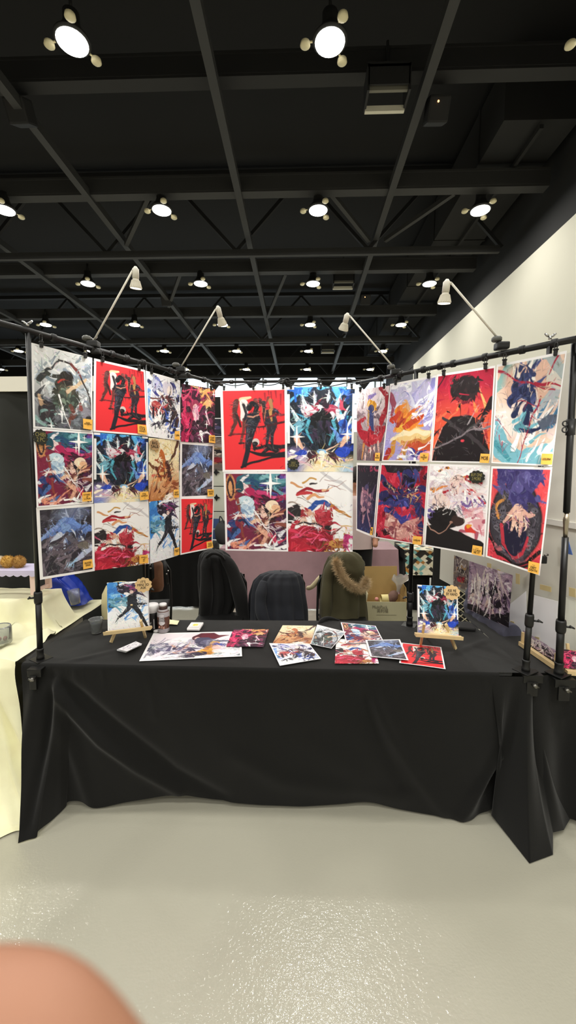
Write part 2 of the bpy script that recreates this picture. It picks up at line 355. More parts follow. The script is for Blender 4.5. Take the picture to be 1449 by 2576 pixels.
# blue fire crown on black
a = A('bluefire', seed=19, bg='16202E'); a.R(26,(0,0,1,.26),-60,50,.4,.045,['2A6ACA','5AB0E8','1A3A86','8AD0F0','14407A','0E1C34'])
a.R(34,(0,.25,1,.65),-70,50,.35,.03,['0F1826','1C3A56','2A6AA0','101420','74C8DC','14304A','3A9AC0'])
for x,y,x2,y2,w in ((.3,.32,.24,.06,.045),(.68,.3,.78,.06,.045),(.2,.4,.06,.2,.035),(.8,.4,.92,.22,.035),(.42,.22,.4,.04,.03),(.58,.22,.62,.05,.03),(.12,.5,.03,.34,.03),(.9,.48,.98,.34,.03)): a.S([(x,y),(x2,y2)],w,.002,'E4F0F4').S([(x+.02,y),(x2+.01,y2+.05)],w*.4,.002,'9CC4D8')
a.E(.36,.27,.12,.05,'A83654',-20).E(.66,.27,.12,.05,'A83654',20).R(16,(.24,.2,.8,.34),0,50,.14,.03,['C84A62','7A2038','5ABEC8','E4D8E0','2A1A2A']).E(.5,.5,.2,.23,'11131A').R(22,(.34,.36,.68,.68),85,14,.22,.025,['1E2430','2E3646','0C0E14','3A2E46','24303E'])
a.E(.5,.37,.12,.035,'07090E').S([(.33,.4),(.3,.5),(.36,.66)],.03,.012,'4FA6BC').S([(.67,.4),(.71,.5),(.64,.66)],.03,.012,'4FA6BC')
a.S([(.2,.42),(.1,.6)],.06,.03,'6FA8C0').S([(.82,.42),(.9,.6)],.07,.03,'2F62C4').R(12,(.75,.45,1,.75),-40,40,.22,.05,['2A56C8','1E3A9A','6C9AE0','20307A'])
a.E(.5,.99,.75,.2,'D9C08A',0,.5).E(.5,.98,.5,.15,'F2E4BE',0,.5).E(.1,.86,.2,.14,'A898D0',0,.8,.7).E(.98,.98,.2,.1,'9AC4E4',0,.9,.8).E(.03,.99,.18,.09,'5A78C8',0,.9,.8).R(20,(0,.74,1,.95),0,30,.3,.02,['FFF4DC','F0C8B0','E8D090','FFFFFF','D8B0C0'])
a.S([(.12,.6),(.22,.76)],.05,.01,'E8B8A0').S([(.88,.6),(.8,.74)],.05,.01,'E8B8A0').E(.18,.78,.09,.03,'2A46B0').E(.85,.75,.12,.05,'2448C0').E(.34,.8,.07,.045,'3A2430').E(.68,.8,.07,.045,'3A2430').R(10,(.26,.8,.42,.88),95,25,.08,.012,['2A1A20','70303A']).R(10,(.6,.8,.76,.88),85,25,.08,.012,['2A1A20','70303A']).E(.5,.76,.08,.04,'8CC4EE').S([(.5,.78),(.5,.96)],.05,.004,'FFF8E8').detail(500,.006,.08,.35,1.9).spark(.14,.58,.12).spark(.9,.55,.1); bb=(((a.u0<.035)|(a.u0>.965))&(a.v0>.08)&(a.v0<.66))|((a.v0<.025)&((a.u0<.1)|(a.u0>.88))); a.c[bb]=lin('F2F2F4')
# amber swirl
a = A('amber', seed=23, bg='EBD9AE'); a.grad('F0E2B8','B8743A',85,.35,1); a.R(24,(.1,.0,.9,.4),-40,60,.25,.04,['F6ECC8','E0C890','D8B878','FAF0D0'])
a.S([(.95,.0),(.86,.22),(.62,.36)],.045,.025,'5A3A2A').S([(.02,.4),(.2,.5),(.36,.44)],.035,.02,'70452C').E(.4,.22,.06,.045,'C86028').S([(.4,.26),(.5,.36),(.5,.46)],.09,.05,'C06A34').E(.45,.58,.2,.1,'A85A34').R(36,(.2,.34,.75,.75),70,60,.22,.035,['8A4428','D08850','5C2C20','E8B878','A04C2C','3E2420'])
a.S([(.6,.4),(.72,.7),(.6,.9)],.07,.05,'4A2820').R(26,(.0,.7,1,1),-30,40,.3,.05,['B06A40','8A4A2C','D8A070','6A3622','C88858']).R(8,(.4,.93,1,1),-20,30,.25,.03,['FFFFFF','F6E8D8']).E(.14,.58,.06,.02,'D86050'); a.detail(500,.007,.07,.5,1.4)
# dark cave, pale blue drift
a = A('bluedrift', seed=27, bg='2E2B33'); a.R(30,(0,0,1,.4),80,40,.3,.04,['26242C','38343E','2C2A34','46424C']); a.E(.58,.12,.28,.1,'7C86A4',-6,.8,.7).R(16,(.35,.03,.85,.2),20,60,.25,.02,['8C98B4','A8B4CC','5A6484'])
a.P([(.0,.44),(.25,.33),(.38,.2),(.48,.15),(.62,.18),(.75,.3),(1,.34),(1,.42),(.8,.4),(.6,.38),(.3,.42)],'5E7AB8').S([(.05,.44),(.35,.28),(.48,.17)],.03,.02,'8098CC').S([(.55,.2),(.75,.33),(1,.37)],.05,.035,'6C8CD0')
a.E(.48,.31,.08,.07,'7E9CD0').R(26,(.2,.34,.75,.56),60,50,.25,.03,['90A4CC','4A567E','B0BEDC','343A54','6C7CA8','C4CCE0']).S([(.36,.4),(.24,.55),(.14,.62)],.06,.03,'C0C8DC').S([(.5,.42),(.68,.56),(.9,.56)],.05,.05,'5E5A66')
a.R(60,(.0,.52,1,1),-35,25,.35,.035,['4E4650','3A3540','625862','2E2A34','746A74','56505E']).S([(.95,.62),(.74,.74),(.66,.78)],.055,.04,'B8C2DC').S([(.66,.77),(.54,.84)],.03,.012,'9CC0E4').R(7,(.5,.78,.62,.84),110,25,.1,.01,['9CC0E4','B4D0EC']).E(.8,.6,.12,.06,'6E6660'); a.detail(650,.006,.07,.5,1.8).frame(.05)
# white field, red cloth, blue
a = A('redcloth', seed=31, bg='F4F3F3'); a.S([(.52,.0),(.75,.1),(1,.24)],.03,.02,'CFCDD0').S([(.0,.36),(.2,.42)],.012,.004,'9A8A80').R(10,(.0,.08,.45,.4),20,30,.25,.006,['8A7A70','C9B8A8']).S([(.24,.11),(.34,.07),(.44,.09)],.02,.012,'C99A50').S([(.05,.14),(.22,.18)],.025,.015,'D49A6A')
a.S([(.36,.15),(.46,.13)],.018,.008,'2A2226').S([(.32,.32),(.44,.28),(.56,.31)],.03,.015,'DDA070').S([(.14,.26),(.3,.2),(.42,.23),(.62,.22)],.03,.02,'9C2230').S([(.13,.28),(.3,.25),(.38,.27)],.03,.02,'C03A40').S([(.55,.22),(.68,.19)],.016,.008,'E8B890')
a.S([(.34,.46),(.46,.36),(.6,.38),(.72,.44)],.05,.02,'27509C').S([(.68,.42),(.82,.5),(.97,.56)],.03,.016,'B87C3C').R(6,(.5,.1,.7,.2),10,60,.2,.005,['8E4A40','6A4A44'])
a.P([(.0,.42),(.14,.4),(.22,.46),(.24,.58),(.0,.6)],'2A2528').S([(.0,.46),(.16,.56)],.012,.01,'C8507A').E(.28,.5,.07,.06,'B0343C').R(16,(.1,.44,.4,.64),70,50,.16,.025,['D8A890','F4E8E4','A0303A','E8C8B8']).E(.55,.56,.16,.12,'A82838').R(14,(.42,.46,.7,.66),-60,40,.16,.04,['8A1E2C','B83444','C24452']).S([(.0,.62),(.4,.64),(.62,.7)],.02,.012,'2E2A2C')
a.P([(.0,.72),(.3,.66),(.52,.72),(.7,.76),(.66,.88),(.5,1),(.0,1)],'A81E34').R(40,(.0,.7,.6,1),8,24,.3,.04,['8A1A2A','C8283E','B02236','D83A58','701622']).R(9,(.0,.74,.5,.96),-15,40,.3,.012,['E85078','F06A90']).E(.6,.69,.08,.03,'2A2024',-10).R(10,(.7,.62,1,.78),30,40,.16,.016,['D8B070','A86A40','F0E0D0','C03A50'])
a.E(.78,.88,.16,.065,'C08A48').E(.78,.88,.11,.04,'8A4A2C').R(26,(.55,.86,.9,1),110,24,.16,.014,['C8924C','A06A34','E0B878','6E4A2C']).E(.92,.84,.06,.06,'C8307A').R(8,(.86,.8,1,.98),100,40,.14,.03,['D04888','A02A60','F0F0F0']); a.detail(380,.006,.07,.5,1.5,(0,.38,1,1))
# blue sky with black stride
a = A('blackstride', seed=35, bg='EDEFF4'); a.P([(0,0),(.5,0),(.45,.3),(.2,.5),(0,.62)],'3E86D0').R(14,(0,0,.4,.5),-50,30,.3,.05,['5AA0E0','2A66B8','8CC4EC','3A78C4'])
a.E(.55,.14,.3,.12,'2E2838').R(28,(.25,.0,.9,.28),20,60,.25,.035,['1E1A26','4A3450','6A3A5A','34304A','8E88A0','26222E']).S([(.3,.04),(.75,.0)],.02,.02,'F4F4F8').R(10,(.4,.06,.75,.16),15,20,.25,.014,['B0406E','6E3A7A']).E(.58,.22,.05,.04,'E8C8C0').S([(.42,.24),(.6,.3)],.025,.02,'F4ECEC').S([(.58,.3),(.48,.36)],.035,.02,'D88878')
a.R(20,(.02,.34,.5,.5),18,16,.42,.035,['7FB0C8','4A7E98','A8D0DC','2C4A58','5C98B4']).P([(.52,.32),(.68,.3),(.74,.42),(.7,.5),(.86,.74),(1,.98),(.94,.98),(.74,.72),(.6,.54),(.46,.62),(.5,.46)],'20222A').R(12,(.5,.36,.8,.6),60,30,.22,.03,['2C2E38','14151A','4A5260']).S([(.66,.46),(.96,.52)],.035,.015,'2A2C34').S([(.86,.76),(1,1)],.03,.015,'22242C')
a.R(16,(.3,.55,.95,.85),-20,50,.22,.03,['8CB8E8','5A90D4','C8DCF4','FFFFFF','A8CCF0']).R(10,(.6,.26,.95,.5),20,40,.2,.02,['DDE2EC','9CB4D8','FFFFFF']); a.S([(.6,.34),(.6,.46),(.72,.6),(.84,.76),(.98,.97)],.1,.02,'1E2028').S([(.62,.42),(.5,.56),(.3,.72),(.18,.82)],.08,.008,'262A34').S([(.66,.44),(.96,.52)],.03,.012,'2A2C34').detail(380,.006,.08,.5,1.6)
# dusty pink with red coil
a = A('redcoil', seed=39, bg='A08A8C'); a.grad('E4D4D8','6E5A60',90,.1,.9)
for x in (.05,.28,.5,.8): a.S([(x,.02),(x-.02,.24)],.05,.03,'F2E8EA')
a.R(24,(0,.25,1,1),-30,50,.35,.06,['8A767C','72606A','9C8688','5C4E58']).S([(.75,.02),(.95,.1),(.98,.3),(.85,.45)],.05,.06,'9E2430').S([(.44,.12),(.6,.08)],.06,.03,'8A78B4').S([(.44,.2),(.62,.24)],.07,.05,'E0A83C').R(8,(.4,.15,.66,.28),60,50,.12,.03,['F0C060','C08428','E8D0B0']).S([(.5,.3),(.52,.45),(.55,.6)],.1,.06,'34406E').S([(.42,.32),(.4,.5)],.03,.03,'B89058')
a.S([(.05,.5),(.2,.62),(.5,.7),(.85,.68),(.9,.58)],.09,.1,'B02A38').R(14,(.05,.5,.95,.78),20,40,.2,.04,['C83A44','8E1E2C','A8303C']).S([(.1,.45),(.3,.42)],.05,.03,'A82834').S([(.25,.78),(.2,.98)],.04,.02,'D09050').R(10,(.3,.8,.75,.95),80,30,.12,.03,['7A2430','A02C3A','E8C8C0']).S([(.8,.75),(.85,.9)],.04,.02,'D8B0A8'); a.detail(450,.007,.08,.5,1.5)
# lavender with orange burst
a = A('lavender', seed=43, bg='B4B0DC'); a.grad('C8C6DC','A49CD4',80,.0,.8); a.R(30,(0,0,1,.5),-50,30,.4,.05,['D8D8EC','A8A4D8','E8E8F4','8E8CC8','F4F4FA','C0BCE4']).S([(.02,.12),(.15,.25),(.1,.4)],.06,.03,'9A4A60')
a.S([(.36,.28),(.46,.36)],.06,.04,'D8A878').S([(.36,.42),(.42,.52),(.4,.62)],.12,.09,'D89040').R(22,(.1,.36,.62,.62),-10,50,.22,.05,['C84A28','E88A30','F0B048','A83A24','D86A2C']).S([(.5,.52),(.7,.4),(.86,.28)],.07,.02,'E0A030').S([(.48,.56),(.72,.48),(.84,.42)],.05,.02,'C0441E').S([(.1,.48),(.28,.4)],.05,.03,'C84028')
a.R(16,(.55,.3,1,.6),-45,20,.35,.03,['FFFFFF','E8E4F4','F8E8F0','8C88C8']).P([(.12,.7),(.4,.62),(.7,.6),(.98,.64),(.9,.76),(.6,.78),(.3,.76)],'E8C888').S([(.14,.7),(.5,.64),(.9,.66)],.03,.04,'F4E4BC').S([(.4,.74),(.7,.77),(.95,.73)],.03,.03,'C8803C')
a.S([(.2,.76),(.22,.86),(.08,.97)],.06,.05,'C89040').S([(.12,.86),(.04,.98)],.06,.05,'A8342A').S([(.5,.78),(.4,.96)],.07,.05,'B8823C').P([(.5,.78),(.95,.76),(.98,.9),(.6,.86)],'C05030').P([(.58,.84),(.9,.86),(.85,.96),(.6,.92)],'3A3A8C').E(.88,.94,.14,.06,'E8A8B8').R(10,(.3,.8,1,1),20,40,.25,.025,['F8F8FC','B8B4E4','FFFFFF','E4A0B0']); a.detail(380,.007,.08,.6,1.4).frame(.025)
# black rounded hill under a crimson sky
a = A('crimson', seed=47, warp=.006, bg='B81C34'); a.grad('A81836','E8623C',90,.15,.75); a.R(26,(0,0,1,.7),-50,60,.22,.02,['8E1430','C82A44','D04048','A01A34'],al=.8).R(10,(0,.4,1,.8),-60,40,.25,.03,['F08048','E86848','F8A868'])
a.R(12,(.0,.3,1,.7),-40,70,.16,.014,['1E1418','2A1A1E','14100F']).S([(.0,.18),(.18,.0)],.012,.01,'2E1A22').S([(.98,.34),(.84,.55),(.86,.5)],.06,.01,'1C1216')
a.P([(.0,1),(.06,.8),(.16,.6),(.34,.5),(.5,.47),(.66,.49),(.84,.58),(.94,.78),(1,1)],'1C171A').S([(.16,.6),(.06,.8),(.02,.98)],.008,.006,'E8A090').S([(.84,.58),(.94,.78)],.008,.006,'E89080')
a.E(.52,.19,.25,.14,'1E1618').R(90,(.3,.08,.74,.3),70,50,.09,.022,['1E1618','1A1214','2A1C1E'],swirl=(.52,.2))
a.S([(.16,.5),(.5,.64),(.8,.78),(.98,.9)],.02,.03,'3A3438').S([(.98,.62),(.6,.66),(.3,.78),(.0,.86)],.014,.012,'7A7076').S([(.9,.5),(.7,.62)],.008,.02,'4A4448').R(6,(.55,.56,.85,.66),-30,30,.25,.005,['B0A8AC','8A8086'])
a.E(.54,.75,.03,.016,'D8404E'); a.S([(.4,.3),(.5,.36),(.62,.32)],.03,.012,'6E1828').S([(.44,.24),(.6,.26)],.012,.006,'A02038').detail(300,.006,.07,.6,1.5)
a.frame(.025)
# teal and peach sweep with navy tufts
a = A('tealsweep', seed=51, bg='E8C8B4'); a.S([(.3,.0),(.0,.26)],.1,.06,'8CB4B0').E(.55,.2,.4,.24,'E0B8A4',0,.3).S([(.5,.02),(.8,.0),(1,.2)],.05,.08,'A8B4B6').E(.2,.6,.4,.16,'F0E4DC',0,.5).S([(.0,.6),(.14,.86),(.5,.98),(1,.9)],.12,.16,'7AB8C8').S([(.05,.78),(.3,.94)],.05,.03,'4C98A8')
a.E(.42,.22,.17,.08,'3A4470',-15).R(26,(.26,.06,.62,.26),-80,24,.14,.035,['2E3660','444E80','F0E4D8','1E2444','F4EDE4']).E(.42,.36,.22,.1,'2F3A6A',-10).R(24,(.25,.26,.62,.46),30,50,.16,.035,['28305C','3E4A7C','1C2246','505A8C']).S([(.34,.44),(.48,.42)],.05,.04,'F4DCD0')
a.P([(.55,.5),(.9,.26),(1,.3),(.95,.4),(.7,.56)],'B4B8BE').S([(.85,.22),(.95,.28)],.09,.07,'D4CEC4').R(26,(.3,.5,1,.95),-60,22,.35,.045,['F8EEE6','FFFFFF','4A80A8','F4E4DC','2C4A74','E8D4CC','7CC0D0']).R(14,(.3,.48,.6,.66),-30,50,.2,.035,['1F2A50','34406C','F0F0F4','5A98A8']).P([(.7,.58),(1,.52),(1,.62),(.8,.68)],'5A6478')
for p,w in (([(.03,.06),(.3,.16),(.62,.26),(.9,.33)],.014),([(.92,.02),(.8,.2)],.014),([(.7,.36),(.6,.62),(.44,1)],.014),([(.0,.5),(.3,.75)],.008),([(.6,.24),(1,.3)],.02),([(.4,.4),(.7,.44)],.008)): a.S(p,w,w*.5,'A8203C')
a.R(8,(.0,.5,.2,.8),40,50,.12,.008,['C03048','FFFFFF']); a.detail(330,.006,.09,.5,1.3).frame(.025)
# night navy with a pale plum plume
a = A('plum', seed=55, bg='26263C'); a.grad('24222E','34365E',90,.3,1)
for x,y in ((.1,.1),(.22,.1),(.34,.1)): a.S([(x,y-.02),(x+.05,y+.02)],.014,.012,'5A2A40')
a.S([(.62,.02),(.62,.11)],.012,.012,'9A3A58').S([(.62,.03),(.72,.04),(.66,.07),(.74,.1),(.63,.11)],.012,.012,'9A3A58').S([(.8,.08),(.93,.09)],.025,.02,'9A3A58').E(.5,.34,.1,.04,'4A4468').E(.45,.45,.2,.06,'9A6A80').E(.52,.55,.2,.12,'6A5068').S([(.3,.45),(.28,.6),(.4,.78)],.07,.05,'B08898').R(22,(.25,.36,.8,.62),80,50,.16,.03,['8A6078','B48494','5C4A66','D0A0A8','4A3E58']).S([(.42,.66),(.38,.84)],.08,.04,'A88090').S([(.66,.68),(.76,.84)],.07,.04,'A88090').R(14,(.15,.62,.9,.74),40,60,.16,.04,['3A3450','54405C','2A283E']).R(8,(.3,.86,.7,.96),0,60,.03,.012,['5A70B0','4A5A98']); a.detail(260,.008,.06,.6,1.5).frame(.04)
# red drapes, indigo knot, bone base
a = A('boneknot', seed=59, bg='B8243C'); a.R(34,(0,0,1,1),-70,40,.35,.06,['A01C34','D03A50','7E1628','C02C44','2A1A2E','E05A6A']).E(.45,.05,.45,.07,'1E1A22').S([(.05,.06),(.14,.1)],.03,.02,'B82038').E(.6,.17,.12,.1,'2E3064').R(14,(.4,.08,.8,.3),70,50,.16,.04,['23244E','3E4280','1C1A34','52569A','14121E'])
a.S([(.05,.2),(.3,.32),(.6,.36),(.95,.3)],.07,.05,'2C2E62').S([(.1,.42),(.4,.4),(.8,.48),(.98,.6)],.08,.05,'262858').S([(.2,.5),(.5,.52),(.85,.42)],.07,.05,'303470').S([(.3,.6),(.22,.9)],.06,.03,'2A2C5E').S([(.85,.5),(.95,.84)],.06,.04,'262A5A').R(36,(.1,.26,.95,.66),10,60,.18,.03,['1E1E44','3C4088','5A2A4A','14142C','4A50A0','7A2A40']).R(26,(.2,.28,.85,.46),0,70,.1,.01,['D8B078','C89850','F0E0D0','A83040'])
a.P([(.2,.64),(.4,.7),(.7,.7),(.9,.64),(.84,.82),(.72,.98),(.36,.98),(.2,.84)],'D09890').R(36,(.2,.68,.86,.98),0,60,.18,.025,['E0B4A8','B87470','F0CCC0','A05A60','8A4650']).E(.35,.84,.06,.03,'8A4A54').E(.72,.84,.06,.03,'8A4A54').S([(.4,.66),(.56,.72),(.7,.66)],.05,.05,'3A3E8E').R(8,(.0,.8,.2,1),-40,50,.2,.05,['2A141C','C03048']); a.detail(600,.006,.06,.45,1.8).frame(.025)
# white mane over black
a = A('whitemane', seed=63, bg='F0E8EA'); a.R(60,(0,0,1,.62),180,16,.45,.035,['FFFFFF','F2E6EA','E0D0D8','FBF4F6','D0BCC8','F6ECEE'],swirl=(.52,.22)).R(11,(.0,.0,1,.5),180,16,.3,.026,['C8303A','B0283A','E08A40'],swirl=(.52,.22))
for x,y in ((.2,.08),(.32,.05),(.08,.28)): a.E(x,y,.05,.018,'D88A30',-20).E(x,y,.02,.012,'5A2A20')
a.E(.5,.22,.13,.12,'F0D4CC').R(9,(.44,.12,.56,.18),80,60,.06,.009,['2A2024']).R(8,(.4,.2,.62,.28),10,50,.08,.012,['5A4A54','8A5A64','C89A9C']).R(28,(.36,.22,.72,.56),80,24,.26,.03,['FFFFFF','F4ECF0','DCC8D0','E8D8DC']).R(14,(.5,.24,.95,.5),40,50,.16,.02,['7A5AA0','5A4A8A','E8C8C8','B098C0','4A3A5A']).E(.24,.46,.16,.1,'F0D8D0').R(16,(.1,.38,.32,.56),60,70,.1,.008,['3A2A30','5A4048']).P([(.6,.5),(.95,.44),(1,.8),(.7,.66)],'E0A8B0').R(14,(.6,.46,1,.8),40,40,.22,.03,['F4D8DC','D07A88','F8ECEC','B05A6C'])
a.E(.3,.64,.27,.13,'1C1A1C').R(22,(.06,.54,.5,.7),180,22,.12,.025,['1C1A1C','161416'],swirl=(.3,.68)).R(12,(.16,.5,.42,.6),-70,30,.08,.008,['F0E8E8','FFFFFF']).P([(.0,.74),(.2,.72),(.55,.76),(.8,.82),(1,.86),(1,1),(0,1)],'1C1A1C').E(.56,.64,.1,.06,'3A2A28').S([(.02,.7),(.1,.78),(.24,.8),(.38,.76),(.46,.68)],.008,.008,'B08878').E(.46,.67,.025,.014,'A07868').S([(.72,.72),(.84,.74)],.06,.02,'D84038').S([(.72,.7),(.78,.68)],.03,.01,'E8A030').R(5,(.0,.5,.1,.62),40,50,.1,.02,['6A5A9A']); a.detail(420,.005,.08,.55,1.2,(0,0,1,.6)).frame(.03)
# indigo cloud over a ring of grey stones
a = A('stonering', seed=67, bg='D84A50'); a.R(14,(0,0,1,.4),-60,40,.3,.06,['E05A5C','C83A48','D8505A']); a.E(.48,.56,.46,.42,'26222A').E(.48,.56,.43,.39,'3A363E')
for k in range(90):
    t = a.r.uniform(0,6.3); q = a.r.uniform(.55,1.0); x = .48+.38*q*math.cos(t); y = .56+.34*q*math.sin(t); w = a.r.uniform(.035,.06); c = ['4E4A54','5C5862','45404A','6A6670','38343C'][int(a.r.integers(5))]
    a.E(x,y,w,w*.62,c).E(x-w*.35,y+w*.1,w*.25,w*.18,'221E26').E(x+w*.3,y+w*.1,w*.25,w*.18,'221E26')
a.E(.5,.72,.22,.2,'221F38').S([(.26,.6),(.3,.78),(.5,.9),(.68,.84),(.74,.68)],.03,.02,'B83444').E(.5,.72,.17,.16,'1E1C34')
a.P([(.1,.0),(.9,.0),(.86,.12),(.78,.2),(.7,.28),(.64,.4),(.42,.4),(.4,.28),(.3,.18),(.14,.1)],'453E72').R(40,(.14,.0,.88,.3),60,70,.16,.06,['4A4478','3A346A','544E86','322C5C','5E5890']).R(10,(.42,.26,.66,.4),80,30,.12,.05,['3A3468','4A4478'])
a.S([(.5,.4),(.4,.48),(.3,.56)],.05,.02,'D8A898').S([(.56,.4),(.7,.45),(.8,.46)],.045,.015,'D8A898').S([(.52,.4),(.48,.52),(.44,.64)],.07,.02,'E4BCA8').S([(.56,.4),(.6,.54),(.58,.7)],.06,.02,'E0B4A4').R(24,(.36,.4,.7,.62),85,40,.09,.012,['C08070','F0D0C0','9A6A8A','E8C8B8']).S([(.2,.52),(.14,.4),(.24,.36)],.022,.016,'C88A48')
a.R(12,(.1,.84,.8,.94),30,60,.12,.035,['5A4650','B06068','4A3E48','7A4A54']).S([(.0,.72),(.16,.9),(.5,.98),(.8,.92),(1,.76)],.03,.03,'1E1418').S([(.0,.8),(.2,.96),(.5,1.02),(.9,.94),(1,.86)],.04,.04,'D03A4A').S([(.1,1),(.5,1.0),(1,.92)],.02,.02,'241418'); a.detail(500,.006,.06,.55,1.6).frame(.03)
# wide pale print
a = A('palewide', w=220, h=124, seed=71, bg='F2E6EA'); a.grad('F4EAEE','E4DCE6',90,0,1); a.R(40,(.0,.5,1,1),-12,30,.22,.05,['8E8C9A','B8B4C0','6E6C80','D8D4DC','A09CAC','F2EEF2','56546A']).R(26,(.2,.3,.6,.6),-20,50,.2,.03,['D8D2DC','C0BAC8','F4F0F4','ACA6B4']).S([(.02,.9),(.16,.2)],.008,.004,'8A8A9A').R(26,(.02,.42,.24,.66),10,50,.08,.016,['6E6E88','8A8AA0','4E4E66','B8B4C4']).R(22,(.24,.55,.48,.78),-10,40,.1,.018,['605A78','7C7490','3E3A54','D8A898'])
a.S([(.5,.24),(.56,.12),(.66,.12),(.72,.22)],.06,.04,'5A2430').S([(.6,.14),(.75,.22),(.85,.16)],.05,.006,'6A2C38').S([(.52,.28),(.6,.32)],.04,.03,'F4C8C0').S([(.6,.4),(.66,.56)],.12,.07,'4E4E66').R(14,(.55,.36,.78,.62),40,50,.14,.035,['3E3E58','6A6A84','2E2E44','8A8AA0']).S([(.72,.5),(.66,.68),(.5,.86)],.05,.025,'E8B050').R(8,(.5,.6,.72,.9),-30,30,.14,.03,['F0C870','D89838','C88840']).S([(.73,.54),(.8,.6)],.04,.03,'4450A0').S([(.74,.64),(.78,.9)],.06,.04,'EAC8C4').S([(.4,.9),(.6,.84)],.07,.04,'3A3448').R(14,(.7,.7,1,.95),-5,20,.2,.05,['9AA8A8','C8CCD0','7E868E','EEEAEE']).R(10,(.1,.86,1,.96),-4,12,.3,.02,['FFFFFF','F4EEF2']); a.detail(500,.004,.05,.6,1.2,(0,.3,1,1)).frame(.022)
# purple ink wash
a = A('inkwash', seed=75, bg='A893A6'); a.R(60,(0,0,1,.4),0,180,.1,.035,['D8C6D4','8A7088','EADDE4','B094AC','6A5270']); a.R(46,(.05,.25,.75,.8),88,10,.42,.022,['E0D0C4','C8B4B0','6A5468','2A2030','A48C94','EFE4DA','1E1824']).R(24,(.05,.62,.75,.84),80,40,.14,.03,['D8C0B4','8A5A64','EADACE','5A3A48']).R(18,(.65,.2,1,.8),85,40,.25,.06,['241C2A','3A2C40','6A5470','17121C']).P([(.0,.9),(.3,.84),(.6,.9),(.8,.8),(1,.78),(1,1),(0,1)],'17131A').R(40,(.06,.06,.85,.7),88,8,.5,.02,['EADFD6','D8C8C4','F4EEE8','C8B0B8']).R(16,(.1,.3,.9,.7),88,10,.3,.018,['1E1620','2A2030']).detail(420,.007,.07,.5,1.7)
a = A('roar', seed=79, bg='6E625E'); a.R(60,(0,0,1,1),30,70,.25,.05,['4A3E40','8E8480','2A2226','B0A49C','6A5A54','9A7A50','C8C0B8','35283A']).R(10,(.3,.62,.8,.8),0,60,.2,.06,['8E1E2C','A82838','5A1A22']).E(.6,.42,.2,.06,'1E181C').R(8,(.45,.36,.8,.48),90,30,.08,.02,['E0D8CC','C8B8A8']); a.detail(300,.009,.08)
a = A('cardart', seed=83, bg='E8E6EA'); a.R(30,(.05,.05,.95,.95),30,60,.3,.04,['9A98A4','C8C4CC','E4E0E6','7A6E80','B07A88'])
a = A('label_yellow', seed=85, w=40, h=40, bg='F4F4F0'); a.E(.5,.5,.3,.24,'E8E060').R(5,(.3,.35,.7,.6),0,60,.25,.05,['D8D040','F0EC90'])
def sheet(name, quad, art, parent=None, curl=0.0, seed=0, flip=0, nx=None, ny=None):
    """one sheet of paper through four corners TL, TR, BR, BL, printed with art"""
    a = ARTS[art]; nx = nx or a.w; ny = ny or a.h
    q = [V(p) for p in quad]
    q = q[flip:]+q[:flip]
    nrm = (q[1]-q[0]).cross(q[3]-q[0]).normalized()
    off = wloc(parent) if parent else (q[2]+q[3])/2
    t = np.linspace(0, 1, nx+1)[None, :, None]; s_ = np.linspace(0, 1, ny+1)[:, None, None]
    Q = [np.array(p-off) for p in q]
    P = (Q[0]*(1-t)+Q[1]*t)*(1-s_)+(Q[3]*(1-t)+Q[2]*t)*s_
    if curl:
        w = curl*(np.sin(3.1*t+seed*1.7)*0.6+np.sin(2.3*s_+seed*0.9+1.3*t)*0.8); P = P+np.array(nrm)*w
    P = P.reshape(-1, 3); M = nx+1
    I = (np.arange(ny)[:, None]*M+np.arange(nx)[None, :]).ravel()
    F = np.stack([I, I+M, I+M+1, I+1], 1)
    me = bpy.data.meshes.new(name)
    me.vertices.add(len(P)); me.vertices.foreach_set('co', P.ravel()); me.loops.add(F.size); me.loops.foreach_set('vertex_index', F.ravel().astype(np.int32))
    me.polygons.add(len(F)); me.polygons.foreach_set('loop_start', np.arange(0, F.size, 4, dtype=np.int32)); me.polygons.foreach_set('loop_total', np.full(len(F), 4, dtype=np.int32))
    me.polygons.foreach_set('use_smooth', np.ones(len(F), bool)); me.update(calc_edges=True)
    jj = np.clip(((np.arange(ny+1))*a.h/(ny+1)).astype(int), 0, a.h-1); ii = np.clip((np.arange(nx+1)*a.w/(nx+1)).astype(int), 0, a.w-1)
    C = a.c[jj][:, ii].reshape(-1, 3); C4 = np.concatenate([C, np.ones((len(C), 1))], 1).astype(np.float32)
    ca = me.color_attributes.new('ink', 'FLOAT_COLOR', 'POINT'); ca.data.foreach_set('color', C4.ravel())
    me.materials.append(INK)
    o = bpy.data.objects.new(name, me); COL.objects.link(o)
    if parent: o.parent = parent
    else: o.location = off
    WLOC[o.name] = off
    return o
